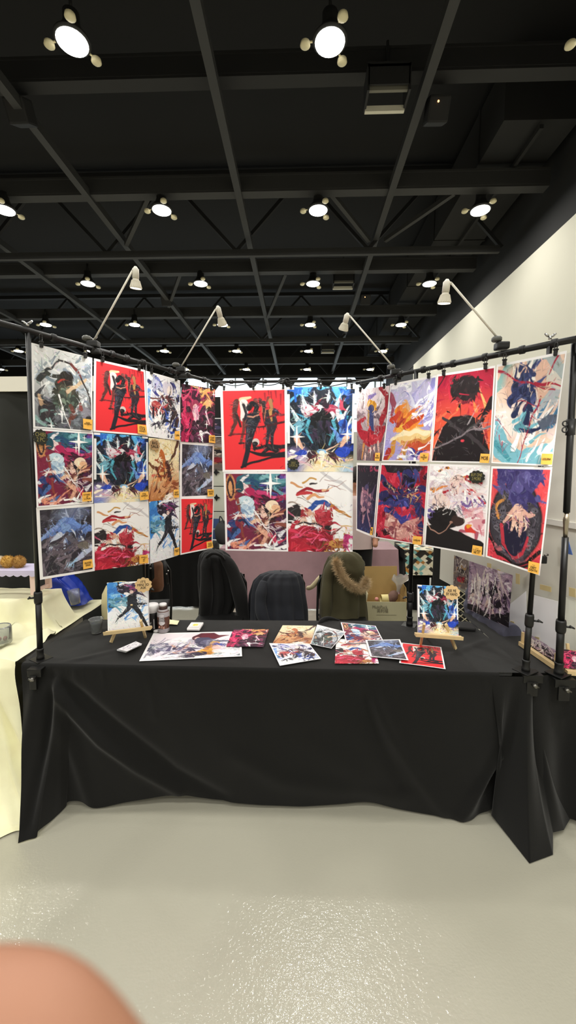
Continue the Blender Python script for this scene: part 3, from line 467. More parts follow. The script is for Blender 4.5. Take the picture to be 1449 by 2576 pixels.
# ------------------------------------------------------------------ the hall
def floor_mat():
    m = bpy.data.materials.new('polished_concrete'); m.use_nodes = True; nt = m.node_tree; L = nt.links; b = nt.nodes['Principled BSDF']
    tc = nt.nodes.new('ShaderNodeTexCoord')
    n = nt.nodes.new('ShaderNodeTexNoise'); n.inputs['Scale'].default_value = 0.9; n.inputs['Detail'].default_value = 5; L.new(tc.outputs['Object'], n.inputs['Vector'])
    r = nt.nodes.new('ShaderNodeValToRGB'); r.color_ramp.elements[0].color = (*lin('AAA797'), 1); r.color_ramp.elements[1].color = (*lin('B7B4A4'), 1)
    L.new(n.outputs['Fac'], r.inputs['Fac']); L.new(r.outputs['Color'], b.inputs['Base Color'])
    n2 = nt.nodes.new('ShaderNodeTexNoise'); n2.inputs['Scale'].default_value = 105; n2.inputs['Detail'].default_value = 1.5; L.new(tc.outputs['Object'], n2.inputs['Vector'])
    n3 = nt.nodes.new('ShaderNodeTexNoise'); n3.inputs['Scale'].default_value = 30; n3.inputs['Detail'].default_value = 2; L.new(tc.outputs['Object'], n3.inputs['Vector'])
    ad = nt.nodes.new('ShaderNodeMath'); ad.operation = 'ADD'; L.new(n2.outputs['Fac'], ad.inputs[0]); L.new(n3.outputs['Fac'], ad.inputs[1])
    bp = nt.nodes.new('ShaderNodeBump'); bp.inputs['Strength'].default_value = 0.75; bp.inputs['Distance'].default_value = 0.0022
    L.new(ad.outputs[0], bp.inputs['Height']); L.new(bp.outputs['Normal'], b.inputs['Coat Normal'])
    setin(b, 'Roughness', 0.5); setin(b, 'Specular IOR Level', 0.2); setin(b, 'Coat Weight', 1.0); setin(b, 'Coat Roughness', 0.12); setin(b, 'Coat IOR', 1.6)
    return m
deck_black = mat('ceiling_black', (6,6,7), 0.8)
steel_black = mat('steel_dark', (25,25,26), 0.7)
steel_grey = mat('steel_grey', (47,47,47), 0.65)
wall_paint = mat('wall_paint', (196,193,178), 0.85, noise=0.03, nscale=1.5)
wall_dark = mat('wall_dark', (30,30,30), 0.85)
X0, X1, Y0, Y1, ZC = -17.0, 4.6, -12.0, 22.6, 8.4
struct(MB().box(((X0+X1)/2, (Y0+Y1)/2, -0.1), (X1-X0+0.4, Y1-Y0+0.4, 0.2)), 'floor', floor_mat())
struct(MB().box(((X0+X1)/2, (Y0+Y1)/2, ZC+0.1), (X1-X0+0.4, Y1-Y0+0.4, 0.2)), 'ceiling', deck_black)
WT = 6.0
struct(MB().box((X1+0.1, (Y0+17.3)/2, WT/2), (0.2, 17.3-Y0, WT)), 'wall_right', wall_paint)
struct(MB().box((X1+0.14, (Y0+Y1)/2, (WT+ZC)/2), (0.2, Y1-Y0, ZC-WT)), 'wall_right_upper', wall_dark)
struct(MB().box((X1+0.16, (17.3+Y1)/2, WT/2), (0.2, Y1-17.3, WT)), 'wall_right_end', wall_dark)
struct(MB().box((X0-0.1, (Y0+Y1)/2, ZC/2), (0.2, Y1-Y0, ZC)), 'wall_left', wall_dark)
struct(MB().box(((X0+X1)/2, Y0-0.1, ZC/2), (X1-X0, 0.2, ZC)), 'wall_back', wall_paint)
# far wall: dark above and below a band of daylight windows
struct(MB().box(((X0+X1)/2, Y1+0.1, 1.9), (X1-X0, 0.2, 3.8)).box(((X0+X1)/2, Y1+0.1, (6.72+ZC)/2), (X1-X0, 0.2, ZC-6.72)), 'wall_far', wall_dark)
day = mat('window_daylight', (226,240,248), 0.3, emit=1.25)
frame_pale = mat('window_frame', (176,186,190), 0.6)
wi = 0; x = X0
while x < X1-0.2:
    w = min(3.0, X1-x); wi += 1
    g = struct(MB().box((x+w/2, Y1+0.14, 5.26), (w, 0.04, 2.92)), 'window_%d' % wi, day)
    fr = MB()
    fr.bar((x, Y1, 3.8), (x, Y1, 6.72), 0.09); fr.bar((x, Y1+0.02, 5.3), (x+w, Y1+0.02, 5.3), 0.06); fr.bar((x, Y1+0.02, 4.5), (x+w, Y1+0.02, 4.5), 0.08); fr.bar((x+w/2, Y1+0.02, 3.8), (x+w/2, Y1+0.02, 6.72), 0.06)
    fr.build('window_frame', frame_pale, g)
    x += w
m = MB()
for k in range(10):
    x = -14.6+2.0*k; m.prism([V((x-0.55, Y1-0.12, 6.72)), V((x+0.55, Y1-0.12, 6.72)), V((x, Y1-0.12, 6.0))], V((0,1,0)), 0.06)
struct(m, 'trim_1', steel_black)
# ------------------------------------------------------------------ roof steel
XB = [-12.6, -9.72, -6.84, -4.0, -1.16, 1.67]
nm = ['sixth', 'fifth', 'fourth', 'third', 'second', 'rightmost']
wh = ['far left beyond the frame', 'far left at the frame edge', 'left of the left panel', 'above the left panel', 'left of the photo centre', 'right of the photo centre']
for x, n_, q in zip(XB, nm, wh):
    MB().bar((x, -6, 6.88), (x, 22.3, 6.88), 0.12, 0.14).solo('ceiling_strut', steel_grey, 'long dark roof strut running into the depth, %s' % q, 'beam', 'struts running into the depth')
ordn = ['nearest', 'second', 'third', 'fourth', 'fifth', 'farthest']
for i, (y, z) in enumerate(((6.25, 7.24), (8.2, 7.0), (11.3, 7.02), (14.35, 7.02), (17.45, 7.02), (20.5, 7.02))):
    st = steel_black if i == 0 else steel_grey; m = MB(); m.box((-6.2, y, z-0.13), (21.4, 0.2, 0.035)); m.box((-6.2, y, z+0.13), (21.4, 0.26, 0.035)); m.box((-6.2, y, z), (21.4, 0.06, 0.24)); m.box((-6.2, y-0.1, z), (21.4, 0.02, 0.23))
    m.solo('ceiling_beam', st, '%s dark steel cross beam above a row of ceiling lamps' % ordn[i], 'beam', 'cross beams above the lamp rows')
for i, y in enumerate((9.75, 16.0, 21.9)):
    t = thing('roof_truss', (-6.2, y, 6.55), '%s steel roof truss with a thin bottom bar and sloping webs' % ['nearest', 'middle', 'farthest'][i], 'truss', 'roof trusses')
    MB().bar((-16.8, y, 6.6), (4.4, y, 6.6), 0.14, 0.09, up=V((0,1,0))).build('bottom_chord', steel_grey, t)
    MB().bar((-16.8, y, 8.25), (4.4, y, 8.25), 0.14, 0.12).build('top_chord', steel_black, t)
    for k in range(7):
        x = -16.2+2.95*k
        MB().bar((x, y, 6.64), (x+1.475, y, 8.2), 0.07).bar((x+1.475, y, 8.2), (x+2.95, y, 6.64), 0.07).build('web', steel_black, t)
# sway braces seen between the beams
for i, (a, b) in enumerate((((0.55, 8.3, 6.95), (1.5, 9.6, 6.75)), ((2.9, 8.4, 6.95), (1.85, 9.6, 6.75)), ((-2.9, 8.3, 6.95), (-3.9, 9.6, 6.75)), ((-3.2, 11.4, 6.95), (-4.1, 13.2, 6.8)), ((-0.4, 11.5, 6.95), (-1.1, 14.2, 6.8)))):
    MB().bar(a, b, 0.08).solo('ceiling_brace', steel_grey, 'short slanting dark brace under the roof, %s' % ['beside the lamp left of the right strut', 'on the right of the rightmost strut', 'beside the second lamp of the second row', 'over the left panel spotlights', 'over the second left spotlight'][i], 'brace')
# air duct along the right wall top
m = MB(); m.box((3.85, 14.5, 7.75), (1.2, 14.5, 0.9)); m.box((3.85, 14.5, 7.2), (0.06, 14.5, 0.06))
for k in range(6): m.box((3.85, 8.2+2.5*k, 7.75), (1.24, 0.05, 0.94))
m.solo('air_duct', wall_dark, 'large dark air duct along the top of the right wall', 'duct')
# ------------------------------------------------------------------ lamps
lamp_house = mat('lamp_housing', (28,28,28), 0.6)
lamp_glow = mat('lamp_glow', (255,252,240), 0.4, emit=14.0)
lamp_ring = mat('lamp_reflector', (226,216,180), 0.35, trans=0.0)
def make_lamp():
    L0 = V((0, 0, 0)); t = thing('ceiling_lamp', L0, 'x', 'lamp')
    MB().lathe((0,0,0.0), [(0.17,0.0),(0.2,0.015),(0.2,0.03),(0.12,0.12),(0.09,0.2),(0.09,0.3),(0.05,0.31)], 20).build('housing', lamp_house, t)
    MB().tube([(0,0,0.3),(0,0,0.5)], 0.02, 8).build('stem', lamp_house, t)
    MB().lathe((0,0,-0.006), [(0.001,0.0),(0.17,0.0),(0.172,0.006)], 24, caps=False).build('lens', lamp_glow, t)
    for k, a in enumerate((175, 55, -65)):
        a = math.radians(a); c = V((0.285*math.cos(a), 0.285*math.sin(a), 0.0)); d = V((math.cos(a), math.sin(a), 0))
        m = MB(); m.lathe(c+V((0,0,-0.02)), [(0.001,0.0),(0.045,0.004),(0.06,0.018),(0.055,0.05),(0.03,0.07)], 14); m.bar(c-d*0.12+V((0,0,0.03)), c-d*0.04+V((0,0,0.03)), 0.02, 0.012)
        m.build('side_reflector', lamp_ring, t)
    return t
lamp_light = bpy.data.lights.new('lamp_light', 'AREA'); lamp_light.shape = 'DISK'; lamp_light.size = 0.33; lamp_light.energy = 53.0; lamp_light.color = (1.0, 0.975, 0.915)
colx = [-14.6, -11.6, -8.6, -5.6, -2.63, 0.33, 3.4]
rows = [5.24+3.06*i for i in range(-5, 6)]
proto = make_lamp(); first = True
rown = ['nearest visible row', 'second row from the front', 'third row from the front', 'fourth row from the front', 'fifth row from the front', 'farthest visible row']
coln = {6: 'at the far right of', 5: 'right of centre in', 4: 'left of centre in', 3: 'second left of centre in', 2: 'third left of centre in', 1: 'far left in', 0: 'far left in'}
for j, y in enumerate(rows):
    for i, x in enumerate(colx):
        if y < 5 and (x < -9): continue
        X, Y = x, y+0.03*(x-0.33)
        o = proto if first else copy_tree(proto); first = False
        o.location = (X, Y, 6.62); o['category'] = 'lamp'; o['group'] = 'round ceiling lamps'
        px = IW/2 + FPX*((V((X, Y, 6.62))-CP).dot(RT))/((V((X, Y, 6.62))-CP).dot(FW)) if y > 4.5 else -999
        if 0 <= px <= 1475 and y > 4.5:
            o['label'] = 'glowing round ceiling lamp, %s the %s' % (coln[i], rown[j-5])
        else:
            o['label'] = 'round ceiling lamp hanging outside the frame'
        l = bpy.data.objects.new('lamp_light', lamp_light); COL.objects.link(l); l.location = (X, Y, 6.60)
# louvred vents with a pale bar
vent_bar = mat('vent_bar', (206,202,186), 0.4)
for k, (y, w) in enumerate(((6.0, 'nearest'), (11.55, 'middle'), (17.7, 'farthest'))):
    t = thing('ceiling_vent', (1.15, y, 6.62), '%s dark louvred unit hanging under the roof with a pale lower bar' % w, 'vent', 'louvred roof units')
    m = MB(); m.box((1.15, y+.08, 6.98), (0.56, 0.34, 0.06)); m.box((0.88, y+.08, 6.83), (0.03, 0.34, 0.32)); m.box((1.42, y+.08, 6.83), (0.03, 0.34, 0.32)); m.box((1.15, y-0.08, 6.86), (0.54, 0.02, 0.24)); m.tube([(1.15, y+.08, 7.0), (1.15, y+.08, 7.4)], .02, 8); m.build('casing', steel_black, t)
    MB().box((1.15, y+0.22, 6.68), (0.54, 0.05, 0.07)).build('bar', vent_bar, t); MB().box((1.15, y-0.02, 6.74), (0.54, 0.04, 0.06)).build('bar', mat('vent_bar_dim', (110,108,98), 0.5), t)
# small speakers on the struts
led = mat('orange_led', (255,180,120), 0.4, emit=3.0)
for k, (x, y, w) in enumerate(((-4.05, 6.35, 'left strut above the left lamp rows'), (1.95, 6.5, 'right strut beside the nearest louvred unit'), (-4.05, 12.9, 'left strut beyond the nearest truss'), (1.95, 13.0, 'right strut beyond the nearest truss'))):
    t = thing('ceiling_speaker', (x, y, 6.72), 'small dark speaker box hung on the %s' % w, 'speaker')
    MB().box((x, y, 6.87), (0.3, 0.28, 0.3), Matrix.Rotation(0.5, 3, 'X'), 0.03).build('cabinet', steel_black, t)
    MB().bar((x, y+0.1, 6.95), (x, y+0.2, 7.08), 0.05).build('bracket', steel_black, t)
    MB().ball((x-0.03, y-0.17, 6.86), 0.014, 8).build('indicator', led, t)
# ------------------------------------------------------------------ the black-draped table
TZ = 0.75
FL, BL, FR, BR, FPO = atz(102,1660,TZ), atz(372,1562,TZ), atz(1322,1690,TZ), atz(1030,1575,TZ), atz(1405,1697,TZ)
fold_grey = mat('table_grey', (150,150,146), 0.5); leg_grey = mat('table_leg', (168,168,164), 0.35, 0.6)
t = thing('folding_table', (-0.15, 2.25, 0), 'long folding table hidden under the black cloth, one foot showing at lower left', 'table')
MB().box((-0.15, 2.255, 0.722), (2.42, 0.56, 0.04), None, 0.008).build('tabletop', fold_grey, t)
for x in (-1.02, 0.72):
    m = MB()
    for y in (2.0, 2.5): m.tube([(x,y,0.0),(x,y,0.702)], 0.014, 10)
    m.tube([(x,2.0,0.12),(x,2.5,0.12)], 0.011, 8); m.build('leg', leg_grey, t)
def cloth_mat(name, c, rough=0.85, sheen=0.1, bump=0.25):
    return mat(name, c, rough, sheen=sheen, noise=0.12, nscale=9, bump=bump, bscale=420, spec=0.25)
cl_black = cloth_mat('black_cloth', (15,15,14), 0.85, 0.13)
ztop = TZ+0.003
cL, cR = V((-1.40, 1.945, ztop)), V((1.108, 1.912, ztop)); bL, bR = V((-1.40, 2.55, ztop)), V((1.095, 2.59, ztop))
mb = MB()
# top
NX, NY = 150, 44; P = []
for j in range(NY+1):
    r = []
    for i in range(NX+1):
        s, q = i/NX, j/NY; p = (cL*(1-s)+cR*s)*(1-q)+(bL*(1-s)+bR*s)*q
        ed = min(1, min(q, 1-q, s*3, (1-s)*3)*14); fm_ = max(0.08, min(1, (abs(s-0.53)-0.3)*9+0.08))
        w = 0.003*max(0, nz(p.x*9+2*p.y, p.y*7, 1))+fm_*0.006*max(0, 1-abs(nz(p.x*3.1-p.y*4.5, 0.3*p.y)*4.5))+fm_*0.004*max(0, 1-abs(nz(p.x*5.3+p.y*2.2, 4+p.y)*7))*0.25
        r.append(p+V((0,0,w*ed)))
    P.append(r)
mb.grid(P)
# small ruck standing at the back edge
mb.tube(catmull([(0.12,2.52,ztop-0.004),(0.155,2.56,ztop+0.012),(0.2,2.57,ztop+0.018),(0.26,2.575,ztop+0.002)], 12), [0.004,0.012,0.016,0.016,0.016,0.015,0.014,0.012,0.01,0.008,0.006,0.004], 8)
# front drape: ruled from the table edge to the measured hem, with swags
def hz(x, y, z): return atz(x, y, z)
front_hem = [hz(45,2122,.004), hz(70,2113,.006), hz(92,2106,.006), hz(97,2090,.02), hz(132,2062,.01), hz(165,2030,.01), hz(172,2016,.03), hz(205,2016,.035), hz(236,2030,.012), hz(262,2030,.012), hz(320,2018,.03), hz(440,1999,.06), hz(500,2006,.05), hz(600,2022,.03), hz(750,2028,.02), hz(860,2022,.025), hz(930,2018,.03), hz(1000,2034,.015), hz(1100,2051,.01), hz(1185,2064,.008), hz(1225,2048,.02), hz(1255,2018,.05), hz(1264,2008,.07)]
N = 260; H_ = catmull(front_hem, N)
kx = [0.0, .03, .06, .075, .09, .1, .11, .125, .14, .155, .18, .25, .29, .36, .46, .54, .58, .64, .72, .79, .84, .9, .94]
ks = np.interp(np.linspace(0, len(front_hem)-1, N), range(len(front_hem)), kx)
T_ = [cL.lerp(cR, k) for k in ks]
ridges = [([(140,1715),(190,1790),(260,1860),(350,1930),(450,1992)], .035, .030), ([(170,1720),(230,1775),(330,1855),(440,1945),(560,2005)], -.028, .035), ([(135,1730),(165,1830),(205,1930),(235,2020)], .02, .035),
          ([(930,1700),(945,1760),(985,1850),(1050,1950),(1110,2030)], .022, .03), ([(915,1720),(925,1790),(960,1880),(1010,1970)], -.016, .03), ([(1325,1740),(1290,1840),(1230,1950),(1150,2035)], .035, .03), ([(1345,1760),(1310,1870),(1250,1960),(1200,2040)], -.05, .04),
          ([(600,1900),(700,1960),(850,1990),(1000,2010)], .012, .05), ([(700,1700),(760,1850),(900,1960)], .008, .07), ([(135,1690),(132,1800),(130,1900),(133,2000)], -.035, .022), ([(95,1700),(85,1850),(80,2000)], .02, .035), ([(365,1690),(380,1730),(390,1800)], .004, .02)]
rw = [([aty(x, y, 1.93) for x, y in pts], a, w) for pts, a, w in ridges]
def disp(p):
    d = 0
    for pts, a, w in rw:
        best = 9
        for A_, B_ in zip(pts, pts[1:]):
            ax, az, bx, bz = A_.x, A_.z, B_.x, B_.z; dx, dz = bx-ax, bz-az
            tt = max(0, min(1, ((p.x-ax)*dx+(p.z-az)*dz)/(dx*dx+dz*dz))); best = min(best, math.hypot(p.x-ax-tt*dx, p.z-az-tt*dz))
        d += a*math.exp(-(best/w)**2)
    return d
NV = 56; P = []
for j in range(NV+1):
    q = j/NV; r = []
    for i in range(N):
        top, bot = T_[i], H_[i]
        if q < 0.03:
            p = top + V((0, -0.012*math.sin(q/0.03*math.pi/2), -0.012*(1-math.cos(q/0.03*math.pi/2))))
        else:
            s = (q-0.03)/0.97; a = top+V((0,-0.012,-0.012)); p = a.lerp(bot, s)
            fl = bot.y-a.y; p.y = a.y + fl*(s**1.6); p.x = a.x+(bot.x-a.x)*(s**1.25)
            w = disp(p)*min(1, s*5)*(1-0.55*s**3)
            p.y -= w + 0.004*nz(p.x*6, p.z*5, 2)*min(1, s*6) + 0.006*max(0, nz(p.x*26, p.z*4)+.2*nz(p.x*71))*max(0, 1-s*6)*min(1, s*40)
            if bot.z < 0.012 and s > 0.97: p.z = max(p.z, 0.004)
        r.append(p)
    P.append(r)
mb.grid(P)
# left side and back hang
P = []
for j in range(13):
    q = j/12; r = []
    for i in range(31):
        s = i/30; a = cL.lerp(bL, s); b = V((-1.43, 1.98+0.55*s, 0.004)); p = a.lerp(b, q); p.x -= 0.018*math.sin(s*25)*q
        r.append(p)
    P.append(r)
mb.grid(P)
P = []
for j in range(9):
    q = j/8; P.append([bL.lerp(bR, i/60)+V((0, 0.012*q+0.008*math.sin(i*1.1)*q, -0.45*q)) for i in range(61)])
mb.grid(P)
# right corner cascade with the flap lying on the floor
top_pts = [cL.lerp(cR, .925)+V((0,-.012,-.012)), cL.lerp(cR, .955)+V((0,-.014,-.012)), cL.lerp(cR, .975)+V((0,-.014,-.012)), cR+V((-.01,-.014,-.012)), cR+V((.012,-.01,-.012)), cR+V((.014,.03,-.012)), cR+V((.014,.08,-.012)), cR+V((.012,.2,-.012)), cR+V((.008,.45,-.012))]
bot_pts = [atz(1262,2012,.05), atz(1236,2050,.012), atz(1285,2112,.006), atz(1332,2172,.004), atz(1391,2150,.004), atz(1391,2094,.03), atz(1418,2088,.02), atz(1440,2050,.03), V((1.28, 2.35, .01))]
TT, BB = catmull(top_pts, 120), [polyl(bot_pts[k:k+2], 16)[i] for k in range(len(bot_pts)-1) for i in range(15)]; P = []
for j in range(57):
    q = j/56; r = []
    for i in range(120):
        a, b = TT[i], BB[i]; s = i/119; p = a.lerp(b, q)
        fl = 1.9 if 0.1 < s < 0.62 else 1.25; fl = 1.25+0.9*math.exp(-((s-.36)/.2)**2)
        p.y = a.y+(b.y-a.y)*q**fl; p.x = a.x+(b.x-a.x)*q**1.1
        pl = 0.03*math.sin(s*19+0.6)*min(1, q*2.2)*(1-q**4)
        p.y -= pl; p.x += 0.012*math.cos(s*17)*q*(1-q**4)
        r.append(p)
    P.append(r)
mb.grid(P)
mb.solo('tablecloth', cl_black, 'black cloth draped over the long table with swags reaching the floor', 'tablecloth', base=(-0.15,2.2,0.0))
# ------------------------------------------------------------------ stand poles and rails
def rail_pt(x, y, pl): return atpl(x, y, pl)
pL, pR = plane_of(FL, BL), plane_of(FR, BR)
L0, L1, L2 = atpl(0,806,pL), atpl(70,832,pL), atpl(552,966,pL)
R0, R1, R2 = atpl(1449,853,pR), atpl(1383,866,pR), atpl(905,962,pR)
dirL = (L2-L1).normalized(); dirR = (R2-R1).normalized()
Lend = L1-dirL*0.55; Rend = R1-dirR*0.16
def pole(name_label, foot, top, collar_f, r=0.0115, knob_dir=1, mid=False, lev=0.055):
    t = thing('stand_pole', foot, name_label, 'pole', 'clamped display poles')
    d = top-foot; C1 = foot+d*collar_f
    MB().box(foot+V((0.0,0.005,0.004)), (0.085, 0.08, 0.006), Matrix.Rotation(0.5*knob_dir,3,'Z'), 0.003).build('base_plate', black_metal, t)
    MB().lathe(foot+V((0,0,0.006)), [(r+.0075,0),(r+.0075,0.016),(r+.005,0.02),(r+.005,0.045),(r+.007,0.048),(r+.007,0.055),(r+.003,0.057)], 20).build('base_socket', black_plastic, t)
    MB().tube([foot+V((0,0,0.03)), C1], r+0.0025, 18).build('lower_tube', black_metal, t)
    if mid:
        a, b, c, e = foot+d*0.44, foot+d*0.475, foot+d*0.49, foot+d*0.515
        MB().tube([C1, a], r, 18).build('upper_tube', black_metal, t)
        MB().tube([a, b, c, e], [0.009,0.011,0.013,0.01], 14).build('steel_joint', mat('brushed_steel', (170,160,140), 0.25, 0.9), t)
        MB().tube([e, top], r, 18).build('upper_tube', black_metal, t)
    else: MB().tube([C1, top], r, 18).build('upper_tube', black_metal, t)
    dz = d.normalized()
    MB().tube([C1-dz*0.03, C1-dz*0.02, C1+dz*0.02, C1+dz*0.03], [r+0.006,r+0.008,r+0.008,r+0.006], 18).build('collar', black_plastic, t)
    m = MB(); k = V((0.9*knob_dir, -0.4, 0)).normalized(); m.tube([C1+k*0.012, C1+k*0.04], 0.005, 8); m.tube([C1+k*0.035+V((0,0,0.004)), C1+k*lev-V((0,0,0.004))], [0.011,0.005], 8, ell=0.6); m.build('clamp_lever', black_plastic, t)
    return t, d
pole('black pole on the front left corner of the table', FL, L1, 0.20, knob_dir=-1, lev=0.045)
tBL = atpl(365, 913, pL)
pole('black pole behind the left tabletop easel', BL, tBL, 0.13, r=0.011)
pole('black pole on the front right corner of the table', FR, R1, 0.17)
tBR = atpl(1047, 930, pR)
pole('black pole on the back edge of the table near the right easel', BR, tBR, 0.12, r=0.0125, knob_dir=-1)
FT = aty(1446, 862, 1.86)
tp, d_ = pole('black pole with a steel joint at the right edge on the next table', FPO, FT, 0.16, r=0.014, mid=True)
C2 = FPO+d_*0.765
m = MB(); m.tube([C2-d_.normalized()*0.035, C2+d_.normalized()*0.035], 0.019, 16)
for z in (-0.012, 0.015): m.tube([C2+V((-0.028,-0.005,z))+V((0.011*math.cos(a), 0, 0.011*math.sin(a))) for a in np.linspace(0, 6.28, 13)], 0.003, 6, caps=False)
m.build('cable_ring', black_plastic, tp)
def rail(label, a, b, r0, r1, bands):
    t = thing('display_rail', (a+b)/2, label, 'rail', 'rails the prints hang from')
    s = a.lerp(b, 0.52); MB().tube([a, s], r0, 18).build('outer_tube', black_metal, t); MB().tube([s, b], r1, 18).build('inner_tube', black_metal, t)
    d = (b-a).normalized()
    for q in bands:
        c = a.lerp(b, q); MB().tube([c-d*0.014, c-d*0.01, c+d*0.01, c+d*0.014], [r0+0.001, r0+0.005, r0+0.005, r0+0.001], 16).build('clamp_band', black_plastic, t)
    return t
tl = rail('black rail over the left panel of prints', Lend, L2+dirL*0.03, 0.0145, 0.012, (0.35, 0.46, 0.52, 0.57, 0.63, 0.74, 0.82, 0.9))
tr = rail('black rail over the right panel of prints', Rend, R2+dirR*0.03, 0.0145, 0.012, (0.1, 0.2, 0.33, 0.46, 0.52, 0.6, 0.72, 0.84))
YC = 2.95
CA, CB = aty(540, 961, YC+0.02), aty(965, 957, YC+0.02)
tc = rail('thin black rail over the four large middle prints', CA, CB, 0.009, 0.008, (0.1, 0.3, 0.42, 0.62, 0.8))
# wing nuts
for parent, c in ((tl, L1), (tl, atpl(235,868,pL)), (tr, R1)):
    m = MB(); c = c+V((0,0,0.02)); m.tube([c, c+V((0,0,0.014))], 0.007, 10)
    for s in (-1, 1): m.tube([c+V((0,0,0.01)), c+V((s*0.014,0,0.018)), c+V((s*0.024,0,0.026))], [0.004,0.006,0.004], 8)
    m.build('wing_nut', chrome, parent)
# knotted black cable ties at the middle rail
m = MB()
for k in range(4):
    c = CA.lerp(CB, 0.415); m.tube([c+V((0.02*math.cos(a)+0.012*k-0.02, 0.016*math.sin(a), 0.016*math.sin(a+k))) for a in np.linspace(0, 6.28, 14)], 0.006, 6, caps=False)
m.build('tied_cord', black_plastic, tc)
m = MB(); m.tube(catmull([CA.lerp(CB,.42)+V((0,-.01,-.01)), CA.lerp(CB,.5)+V((0,-.015,-.035)), CA.lerp(CB,.6)+V((0,-.01,-.02)), CA.lerp(CB,.68)+V((0,-.015,-.04)), CA.lerp(CB,.8)+V((0,-.01,-.015)), CA.lerp(CB,.9)+V((0,-.015,-.03))], 40), 0.0035, 6)
m.tube(catmull([CA.lerp(CB,.02)+V((0,-.01,0)), CA.lerp(CB,.12)+V((0,-.015,-.03)), CA.lerp(CB,.22)+V((0,-.01,-.01)), CA.lerp(CB,.32)+V((0,-.015,-.03)), CA.lerp(CB,.4)+V((0,-.01,-.01))], 30), 0.003, 6); m.build('loose_cable', black_plastic, tc)
# clamps holding the pole bases to the table
steel_dull = mat('clamp_screw', (120,118,112), 0.35, 0.9)
for (x, y, w, lab) in ((88, 1706, 0.05, 'black clamp under the front left pole at the table edge'), (1340, 1722, 0.075, 'black clamp under the front right pole at the table corner'), (1420, 1733, 0.075, 'black clamp under the right edge pole on the next table')):
    c = aty(x, y, 1.90 if x < 1400 else 1.87); t = thing('table_clamp', c-V((0,0,0.06)), lab, 'clamp')
    m = MB(); m.box(c+V((0,0,0.026)), (w+0.02, 0.012, 0.036), None, 0.004); m.box(c+V((-0.006,-0.004,-0.02)), (w*0.7, 0.014, 0.07), None, 0.004); m.box(c+V((0,0.03,0.044)), (w+0.02, 0.07, 0.005)); m.build('bracket', black_metal, t)
    m = MB(); k = c+V((0,-0.012,0.004)); m.tube([k, k-V((0,0.018,0))], [0.011,0.008], 12); m.tube([k+V((-0.014,-0.016,0.006)), k+V((0.014,-0.016,-0.004))], 0.0045, 8); m.build('screw', steel_dull, t)
# ------------------------------------------------------------------ prints
note_mat = mat('sticky_note', (246,186,82), 0.7); tan_card = mat('tan_card', (205,172,122), 0.7); dark_card = mat('dark_card', (34,36,28), 0.6); gold_ink = mat('gold_ink', (150,140,84), 0.6)
def frame_on(quad):
    o = sum(quad, V((0,0,0)))/4; x = ((quad[1]-quad[0])+(quad[2]-quad[3])).normalized(); y = ((quad[0]-quad[3])+(quad[1]-quad[2])).normalized(); n = x.cross(y).normalized()
    y = n.cross(x); return o, x, y, n
def sticky(parent, quad, body):
    o, x, y, n = frame_on(quad)
    m = MB(); q2 = [p+n*0.0025 for p in quad]; q2[2] = q2[2]+n*0.003; q2[3] = q2[3]+n*0.003; m.prism(q2, n, 0.0008); s = m.build('sticky_note', note_mat, parent)
    w = (quad[1]-quad[0]).length; h = (quad[0]-quad[3]).length
    text_mesh('handwriting', body, 0.012, ink_black, s, o+n*0.0062, x, y, fit=(w*0.74, h*0.62)); return s
def scallop(parent, o, x, y, n, rx, ry, m_card, m_ink, body, lobes=11, name='scalloped_tag'):
    pts = []
    for k in range(lobes*8):
        a = 2*math.pi*k/(lobes*8); q = 0.86+0.14*abs(math.sin(lobes*a/2)); pts.append(o+n*0.003+x*rx*q*math.cos(a)+y*ry*q*math.sin(a))
    m = MB(); m.prism(pts, n, 0.001); s = m.build(name, m_card, parent)
    text_mesh('handwriting', body, 0.012, m_ink, s, o+n*0.0052, x, y, fit=(rx*1.3, ry*1.1)); return s
ring_mat = mat('clip_wire', (60,60,60), 0.3, 0.8)
def clip(p, up_to, label, grp, n):
    t = thing('hanging_clip', p, label, 'clip', grp)
    m = MB(); x = V((0,0,1)).cross(n).normalized()
    M = Matrix((x, n, V((0,0,1)))).transposed(); m.box(p+V((0,0,0.0)), (0.014, 0.014, 0.026), M, 0.003); m.box(p+V((0,0,0.013)), (0.018, 0.018, 0.008), M, 0.003); m.build('jaw', black_plastic, t)
    h = max(0.012, up_to-p.z-0.012); m = MB(); m.tube([p+V((0,0,0.014+0.0*a))+x*(0.007*math.sin(a))+V((0,0,h/2*(1-math.cos(a)))) for a in np.linspace(0, 6.28, 15)], 0.0018, 6, caps=False); m.build('wire_loop', ring_mat, t)
def poster(quad_px, pl, art, label, grp, note=None, seed=0, curl=0.004, off=0.0, clips=None):
    q = [atpl(x, y, (pl[0]+pl[1]*off, pl[1])) for x, y in quad_px]
    o = sheet('art_print', q, art, None, curl=curl, seed=seed); tag(o, label, 'print', grp)
    WLOC[o.name] = V(o.location)
    if note: sticky(o, [atpl(x, y, (pl[0]+pl[1]*(off+0.007), pl[1])) for x, y in note[0]], note[1])
    return o, q
PLL = plane_of(FL, BL, 0.035); PLR = plane_of(FR, BR, 0.035)
PLC = (V((0, YC, 0)), V((0, -1, 0)))
